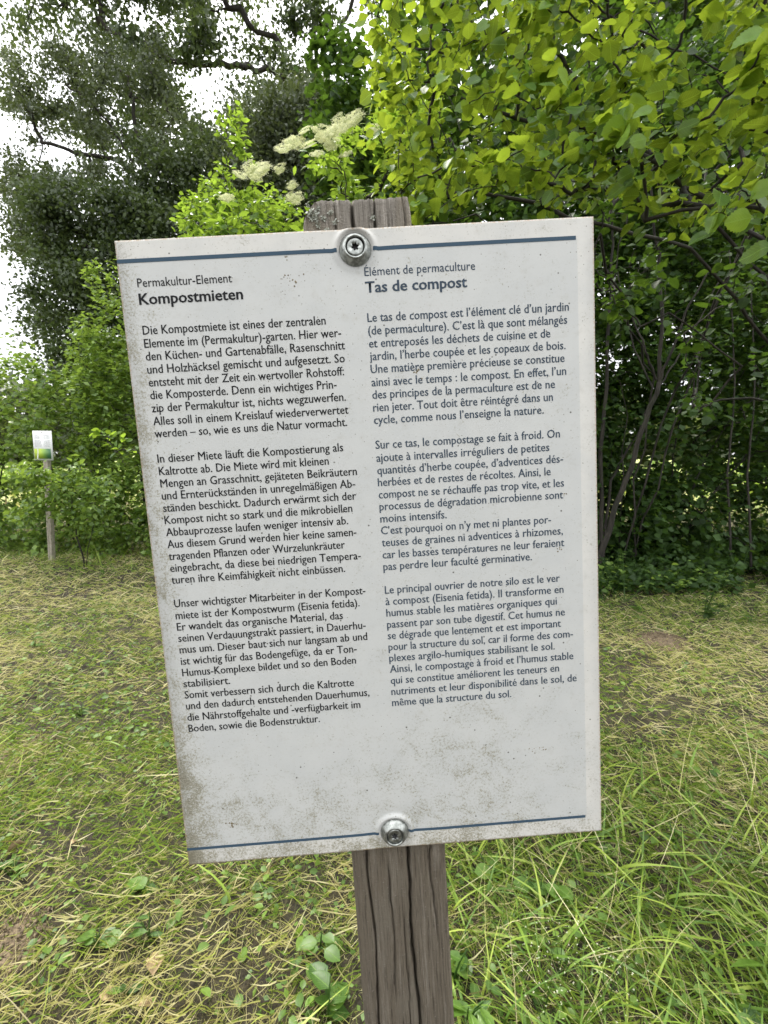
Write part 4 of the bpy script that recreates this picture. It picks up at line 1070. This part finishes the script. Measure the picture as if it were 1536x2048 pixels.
# wooden post, 69 mm square, cracked along the grain
def post_mesh(x0, x1, top, length, z0, depth, seed, cracks, fine=((-20, 12), (400, 640)), res=1.0, chamfer=9.0):
    cx = (x0 + x1) / 2; hw = (x1 - x0) / 2
    ys = []; y = -top
    while y < length:
        ys.append(y); y += (2.2 if any(a <= y <= b for a, b in fine) else 24) * res if not any(a <= y <= b for a, b in fine) or y < 60 else 5 * res
    ys.append(length); ys = np.array(ys)
    f = np.linspace(-1, 1, int(165 / res)); nf = len(f); sd = np.linspace(0, 1, 16)[1:-1]
    # perimeter: front face left to right, right side, back, left side
    rc = 4.0
    sx = np.concatenate([f * hw, np.full(len(sd), hw), [hw, 0, -hw], np.full(len(sd), -hw)])
    sz = np.concatenate([np.zeros(nf), -sd * depth, [-depth] * 3, -(1 - sd) * depth])
    X, Yg = np.meshgrid(sx, ys); Z = np.repeat(sz[None], len(ys), 0)
    edge = np.clip((np.abs(X) - (hw - rc)) / rc, 0, 1); Z = np.where(Z > -rc, Z - rc * (1 - np.sqrt(np.clip(1 - edge ** 2, 0, 1))) * .8, Z)
    front = np.arange(len(sx))[None] < nf
    g = (noise2(X * .55 + 50, Yg * .012, seed) - .5) * .7 + (noise2(X * 1.6, Yg * .03, seed + 1) - .5) * .7 + (noise2(X * .12, Yg * .008, seed + 2) - .5) * .8
    for (c0, w, dp, ya, yb) in cracks:
        wander = (noise2(Yg * .018, Yg * 0 + c0, seed + 5) - .5) * 4 + (noise2(Yg * .12, Yg * 0 + c0, seed + 6) - .5) * 1.2
        act = np.clip((Yg - ya) / 25, 0, 1) * np.clip((yb - Yg) / 40, 0, 1)
        w = w * (.6 + .8 * noise2(Yg * .09, Yg * 0 + c0, seed + 7)); g = g - dp * act * np.exp(-np.abs((X - c0 - wander) / w) ** 1.4)
    Z = Z + np.where(front, g, 0); X = X + np.where(~front, 0, 0)
    side = (np.abs(sx) >= hw - .01) & (np.arange(len(sx)) >= nf)
    X = X + np.where(side[None], (noise2(Z * .5, Yg * .012, seed + 9) - .5) * 1.2, 0)
    # chamfered, worn top
    tt = np.clip((-Yg + -(-top)) , 0, 0)
    dtop = Yg + top
    slump = chamfer * np.clip(1 - dtop / 14, 0, 1) ** 1.5
    X = np.where(X < 0, np.maximum(X, -hw + slump * 1.0), np.minimum(X, hw - slump * .25))
    Yo = -Yg + np.where(dtop < 1, (noise2(X * .9, Z * .5, seed + 3) - .5) * .9, 0)
    V = np.stack([X + cx, Yo, Z + z0], -1); ny_, nx_ = X.shape
    uvs = np.stack([(X + Z * .7 + seed) / 1000, dtop / 1000], -1).reshape(-1, 2)
    i = (np.arange(ny_ - 1)[:, None] * nx_ + np.arange(nx_)[None]); j = (np.arange(ny_ - 1)[:, None] * nx_ + (np.arange(nx_)[None] + 1) % nx_)
    Q = np.stack([i, i + nx_, j + nx_, j], -1).reshape(-1, 4)
    V = V.reshape(-1, 3); c = len(V); V = np.concatenate([V, [[cx, top + .8, z0 - depth / 2]]]); uvs = np.concatenate([uvs, [[0, 0]]])
    k = np.arange(nx_); T = np.stack([k, (k + 1) % nx_, np.full(nx_, c)], 1)
    return mesh_np('wooden_post', V / 1000, Q, T, uvs, smooth=False)
pm = post_mesh(114.6, 183.6, 19.6, POST_LEN + 60, -5.4, 68, 4,
               [(-15, .5, 4, -30, 40), (-3.5, .85, 14, -30, 370), (11, .6, 8, -30, 70), (-22, .55, 7, 380, 2000), (7, .75, 12, 350, 2000),
                (-9, .6, 4, 430, 560), (24, .6, 4, 400, 520), (2, .5, 3, 470, 700), (28, .5, 3, -30, 200)])
put('wooden_post', pm, M_post, sign, matrix=PR4)

M_lichen = plain('lichen', (.40, .42, .36), .9, 0, .35, 700)
def lichen_mesh(seed, n=26):
    r = np.random.default_rng(seed); d = rand_dirs(n, r); d[:, 2] = np.abs(d[:, 2]) * .6 + .1; P = r.normal(size=(n, 3)) * [.45, .45, .1]
    t = (np.array([(-.12, 0, 0), (.12, 0, 0), (.3, .7, .12), (-.05, 1, .2), (-.35, .75, .05)], float), np.zeros((0, 4), int), np.array([(0, 1, 2), (0, 2, 3), (0, 3, 4)]), np.zeros((5, 2)))
    return mesh_parts('lichen', [scatter(t, frames(d, rand_dirs(n, r)), P, .45 + .5 * r.random(n), r.random(n))])
LM = [lichen_mesh(i) for i in range(5)]
for m in LM: m.materials.append(M_lichen)
for i, (x, y, s) in enumerate(((121.5, 12, 3.0), (123.5, 9.5, 2.8), (120, 9.8, 2.0), (124, 5.5, 2.0), (128, 9, 1.9), (133, 12, 1.6), (135, 6, 2.0), (130, 1.5, 2.1), (127, -2.0, 2.2),
                               (158.5, 8, 1.9), (153, -1.5, 2.4), (149, -2.5, 2.0), (172, -2, 1.4), (118.5, 17, 1.4), (125, 15, 1.5))):
    A = Matrix.Translation((x / 1000, y / 1000, -.0045)) @ Matrix.Rotation(i * 1.3, 4, 'Z') @ Matrix.Scale(s / 1000, 4)
    put('lichen', LM[i % 5], None, sign, matrix=PR4 @ A)

# ---------------------------------------------------------------- the second sign, by the bushes
b = W(101, 1128, 7.05); b[2] = float(ground_z(b[0], b[1]))
sign2 = empty('information_sign', b, 'small looking distant white sign with a green picture on a pale post by the bushes', 'sign')
sign2.rotation_euler = (0, math.radians(2.2), math.radians(-6))
M_post2 = post_mat('pale_wood', (.42, .39, .32), (.42, .385, .31))
p2 = post_mesh(-34, 34, 0, 1930, 0, 66, 15, [(-8, 1.5, 8, -10, 2000), (14, 1.2, 6, 300, 1500)], fine=((5000, 5001),), res=2.0, chamfer=2)
R90 = Matrix.Rotation(math.radians(90), 4, 'X')
put('wooden_post', p2, M_post2, sign2, matrix=Matrix.Translation((0, 0, 1.88)) @ R90)
def box(x0, x1, y0, y1, z0, z1, name='box', bev=0):
    V = np.array([(x, y, z) for x in (x0, x1) for y in (y0, y1) for z in (z0, z1)], float)
    Q = [(0, 1, 3, 2), (4, 6, 7, 5), (0, 4, 5, 1), (2, 3, 7, 6), (0, 2, 6, 4), (1, 5, 7, 3)]
    return mesh_np(name, V, Q, uv=np.zeros((8, 2)))
M_plate2 = plain('white_plate', (.76, .77, .76), .45, 0, .04, 30)
P2 = Matrix.Translation((-.012, -.004, 1.50)) @ Matrix.Rotation(math.radians(-1.5), 4, 'Y') @ R90      # plate plane: x right, y up
pl2 = put('plate', box(-.1485, .1485, 0, .42, 0, .003, 'plate'), M_plate2, sign2, matrix=P2)
def pic_mat():
    N = Nodes('meadow_picture'); o = N.n('ShaderNodeTexCoord').outputs['Object']; s = N.n('ShaderNodeSeparateXYZ'); N.set(s.inputs[0], o)
    a = N.noise(o, 14, 3); g = N.math('ADD', N.step(s.outputs['X'], -.12, .13, 0, 1), N.math('MULTIPLY', N.math('SUBTRACT', a, .5), .5))
    c = N.ramp(g, [(.1, (.38, .50, .04)), (.5, (.20, .34, .05)), (.9, (.05, .15, .06))])
    return N.done(N.bsdf(c, .5))
put('meadow_picture', box(-.142, .118, .022, .165, .0031, .0036, 'meadow_picture'), pic_mat(), pl2)
put('printed_path', mesh_np('printed_path', np.array([(-.088, .165, .0041), (-.074, .165, .0041), (-.090, .11, .0041), (-.076, .11, .0041), (-.098, .06, .0041), (-.084, .06, .0041), (-.103, .022, .0041), (-.088, .022, .0041)]),
    [(0, 2, 3, 1), (2, 4, 5, 3), (4, 6, 7, 5)], uv=np.zeros((8, 2))), M_plate2, pl2)
M_grey = plain('grey_print', (.30, .31, .32), .5, 0, .1, 100)
r = np.random.default_rng(5)
for cx in (-.125, .012):
    for k, yy in enumerate(list(np.arange(.375, .30, -.010)) + list(np.arange(.285, .185, -.010))):
        if abs(yy - .375) < .001: continue
        put('text_line', box(cx, cx + .095 + .018 * r.random(), yy, yy + .0035, .0031, .0034, 'text_line'), M_grey, pl2)
for yy in (.40, .012):
    V, Q = lathe([(.010, 0), (.0095, .002), (.006, .005), (.0001, .005)], 14); put('screw', mesh_np('screw', V, Q, smooth=True), M_steel, pl2, matrix=Matrix.Translation((.0, yy, .003)))

# ---------------------------------------------------------------- single plants, leaves and lumps on the near ground
def gp(px, py):
    dr = AF + AX * ((px - 768) / F_PX) + AU * ((1024 - py) / F_PX); p = CAM + dr * (-1.6 / dr[2]); return p
for i, (px, py, h, n, sz, tm, lab) in enumerate((
        (935, 2040, .16, 9, .085, LANCE, 'bright broad leaved weed just right of the foot of the wooden post'),
        (905, 1960, .14, 8, .07, HAZEL_LO, 'light green weed with rounded leaves touching the right side of the post'),
        (1080, 1790, .10, 9, .06, ROUND, 'dull green round leaved plant in the tall grass below the right part of the sign'),
        (980, 1740, .09, 8, .055, ROUND, 'round leaved plant directly under the lower edge of the sign, right of the post'),
        (1530, 1930, .16, 8, .085, LANCE, 'bright weed with pointed leaves cut by the right edge of the photo, lower down'),
        (1490, 2040, .08, 7, .05, ROUND, 'small round leaved plant in the lower right corner'),
        (640, 1900, .12, 9, .06, ROUND, 'bright round leaved plant left of the post near its foot'),
        (655, 2035, .12, 8, .075, HAZEL_LO, 'jagged leaved green plant at the bottom left of the post'),
        (285, 1790, .05, 6, .065, HAZEL_LO, 'lime green plant with one large jagged leaf left below the sign'),
        (195, 1905, .07, 7, .055, ROUND, 'small green plant with folded round leaves in the straw at the lower left'),
        (298, 1880, .10, 7, .055, LANCE, 'bright small plant with pointed upright leaves between the straw, lower left'),
        (255, 1990, .05, 6, .05, OVAL, 'low dark leaved plant near the bottom edge, left'),
        (160, 1420, .10, 8, .06, LANCE, 'green clump of pointed leaves in the grass left of the sign, halfway down'),
        (70, 1290, .13, 12, .06, LANCE, 'leafy green weed clump in the grass at the left, below the second sign'),
        (205, 1150, .16, 16, .06, OVAL, 'bright green leafy weed in front of the bushes right of the second sign'),
        (20, 1750, .06, 7, .05, ROUND, 'round leaved plant at the left edge beside bare soil'),
        (1420, 1560, .10, 9, .05, OVAL, 'bright green small weed in the grass at the right, below the molehill'),
        (1275, 1225, .12, 10, .06, OVAL, 'yellow green weed standing behind the molehill'),
        (1500, 1250, .10, 8, .06, OVAL, 'small green weed in the grass at the right edge, level with the molehill'),
        (1345, 1700, .13, 10, .045, OVAL, 'bright upright weed in the tall grass right of the sign corner'))):
    p = gp(px, py); herb((p[0], p[1]), h, n, sz, 500 + i, tm, M_weed1, lab, 'plant', None, .3, 'weed', 3)

# white flowering bedstraw
M_white = plain('white_petal', (.70, .70, .52), .6, 0, .05, 200)
for i, (px, py, lab) in enumerate(((1120, 1950, 'fine stemmed plant with tiny white flowers in the tall grass right of the post'),
                                   (1210, 2010, 'tiny white flowered plant near the bottom edge right of centre'),
                                   (1480, 1760, 'tiny white flowered plant in the grass at the right edge'),
                                   (1085, 2040, 'tiny white flowered plant at the bottom edge beside the tall grass'))):
    p = gp(px, py); p[2] = float(ground_z(p[0], p[1])); root = empty('flowering_plant', p, lab, 'plant'); r = np.random.default_rng(700 + i)
    for s in range(6):
        tip = np.array([r.normal() * .055, r.normal() * .055, .10 + .10 * r.random()]); q = np.array([[0, 0, 0], tip * .5 + [0, 0, .02], tip])
        st = put('stem', tube(q, [.0012, .001, .0007], 4), M_weed, root)
    n = 48; P = np.c_[r.normal(size=(n, 2)) * .055, .08 + .12 * r.random(n)]
    t = (np.array([(0, 0, 0), (1, .25, .2), (1, -.25, .2), (-.25, 1, .2), (.25, 1, .2), (-1, .25, .2), (-1, -.25, .2), (.25, -1, .2), (-.25, -1, .2)], float),
         np.zeros((0, 4), int), np.array([(0, 2, 1), (0, 4, 3), (0, 5, 6), (0, 8, 7)]), np.zeros((9, 2)))
    o = put('flowers', mesh_parts('flowers', [scatter(t, frames(rand_dirs(n, r) * [1, 1, .2], np.array([0, 0, 1.]) + r.normal(size=(n, 3)) * .4), P, .0016 + .0009 * r.random(n), r.random(n))]), M_white, root)
    o['kind'] = 'stuff'

# fallen dry leaves
def dryleaf_mat():
    N = Nodes('dry_leaf'); o = N.n('ShaderNodeTexCoord').outputs['UV']; a = N.noise(o, 5, 4, .6)
    return N.done(N.bsdf(N.mix(N.step(a, .3, .7), (.15, .10, .05), (.32, .24, .13)), .8))
M_dry = dryleaf_mat()
DL = [leaf_tmpl(6, .6, .05, .5, .25, .8, .7, .12, .06, .5), leaf_tmpl(6, .7, .05, .3, .4, .8, .7, .1, -.08, -.5)]
for i, (px, py, s, lab) in enumerate(((305, 1965, .085, 'curled pale brown dry leaf in the straw at the lower left of the post'),
        (225, 2015, .06, 'greyish crumpled dry leaf near the bottom edge at the left'), (268, 2025, .05, 'small tan dry leaf beside the crumpled grey one at the bottom'),
        (10, 1720, .06, 'pale dry leaf lying at the left edge'), (140, 1700, .05, 'small whitish curled leaf in the mown grass left of the sign corner'),
        (1500, 1360, .06, 'dry brown leaf in the grass at the right'), (1330, 1560, .05, 'small tan leaf in the straw right of the sign'))):
    p = gp(px, py); p[2] = float(ground_z(p[0], p[1])) + .018; me = mesh_np('dry_leaf', *DL[i % 2], smooth=True)
    o = put('dry_leaf', me, M_dry); r = np.random.default_rng(i); o.location = p; o.scale = (s, s, s)
    o.rotation_euler = (r.normal() * .4, r.normal() * .4, r.random() * 6.28); tag(o, lab, 'leaf')

# molehill and bare soil lumps
M_soil = plain('loose_soil', (.12, .09, .055), .95, 0, .45, 90)
def mound(px, py, rx, ry, h, seed, name, lab, cat, lumps):
    c = gp(px, py); c[2] = float(ground_z(c[0], c[1])) - .01; r = np.random.default_rng(seed); n = 44
    g = np.linspace(-1, 1, n); X, Y = np.meshgrid(g, g); R2 = np.clip(1 - X ** 2 - Y ** 2, 0, 1)
    X = X * rx; Y = Y * ry
    Z = h * R2 ** .8 * (.65 + .7 * fbm(X * 14, Y * 14, seed, 3)) + (fbm(X * 60, Y * 60, seed + 1, 2) - .5) * .03 * (R2 > .02) + ground_z(c[0] + X, c[1] + Y) - c[2] - .012
    i = (np.arange(n - 1)[:, None] * n + np.arange(n - 1)[None]).ravel()
    root = empty(name, c, lab, cat)
    put('soil', mesh_np('soil', np.stack([X, Y, Z], -1).reshape(-1, 3), np.stack([i, i + 1, i + n + 1, i + n], 1), smooth=True), M_soil, root)
    t = (np.array([(1, 0, 0), (-1, .2, 0), (0, 1, .1), (0, -1, -.1), (.1, 0, .8), (0, .1, -.8)], float), np.zeros((0, 4), int),
         np.array([(0, 2, 4), (2, 1, 4), (1, 3, 4), (3, 0, 4), (2, 0, 5), (1, 2, 5), (3, 1, 5), (0, 3, 5)]), np.zeros((6, 2)))
    a = r.random(lumps) * 6.283; q = np.sqrt(r.random(lumps)) * 1.1; x = rx * q * np.cos(a); y = ry * q * np.sin(a)
    z = h * np.clip(1 - q ** 2, 0, 1) ** .8 + ground_z(c[0] + x, c[1] + y) - c[2]
    o = put('crumbs', mesh_parts('crumbs', [scatter(t, frames(rand_dirs(lumps, r), rand_dirs(lumps, r)), np.c_[x, y, z], .003 + .008 * r.random(lumps) ** 2, r.random(lumps))]), M_soil, root)
    o['kind'] = 'stuff'
mound(1322, 1290, .24, .20, .07, 5, 'molehill', 'old crumbly molehill in the grass right of the sign', 'molehill', 500)
mound(15, 1500, .26, .30, .02, 6, 'bare_patch', 'bare patch of crumbly soil at the left edge of the photo', 'soil', 500)
mound(1395, 1715, .16, .14, .03, 7, 'bare_patch', 'small bare soil hump between tall grass at the lower right', 'soil', 300)
mound(20, 1890, .12, .14, .03, 8, 'bare_patch', 'dark patch of bare soil at the left edge near the bottom', 'soil', 300)

print('TRIS', sum(sum(len(p.vertices) - 2 for p in ()) + len(m.loops) - 2 * len(m.polygons) for m in {o.data for o in bpy.data.objects if o.type == 'MESH'}), 'OBJ', len(bpy.data.objects))
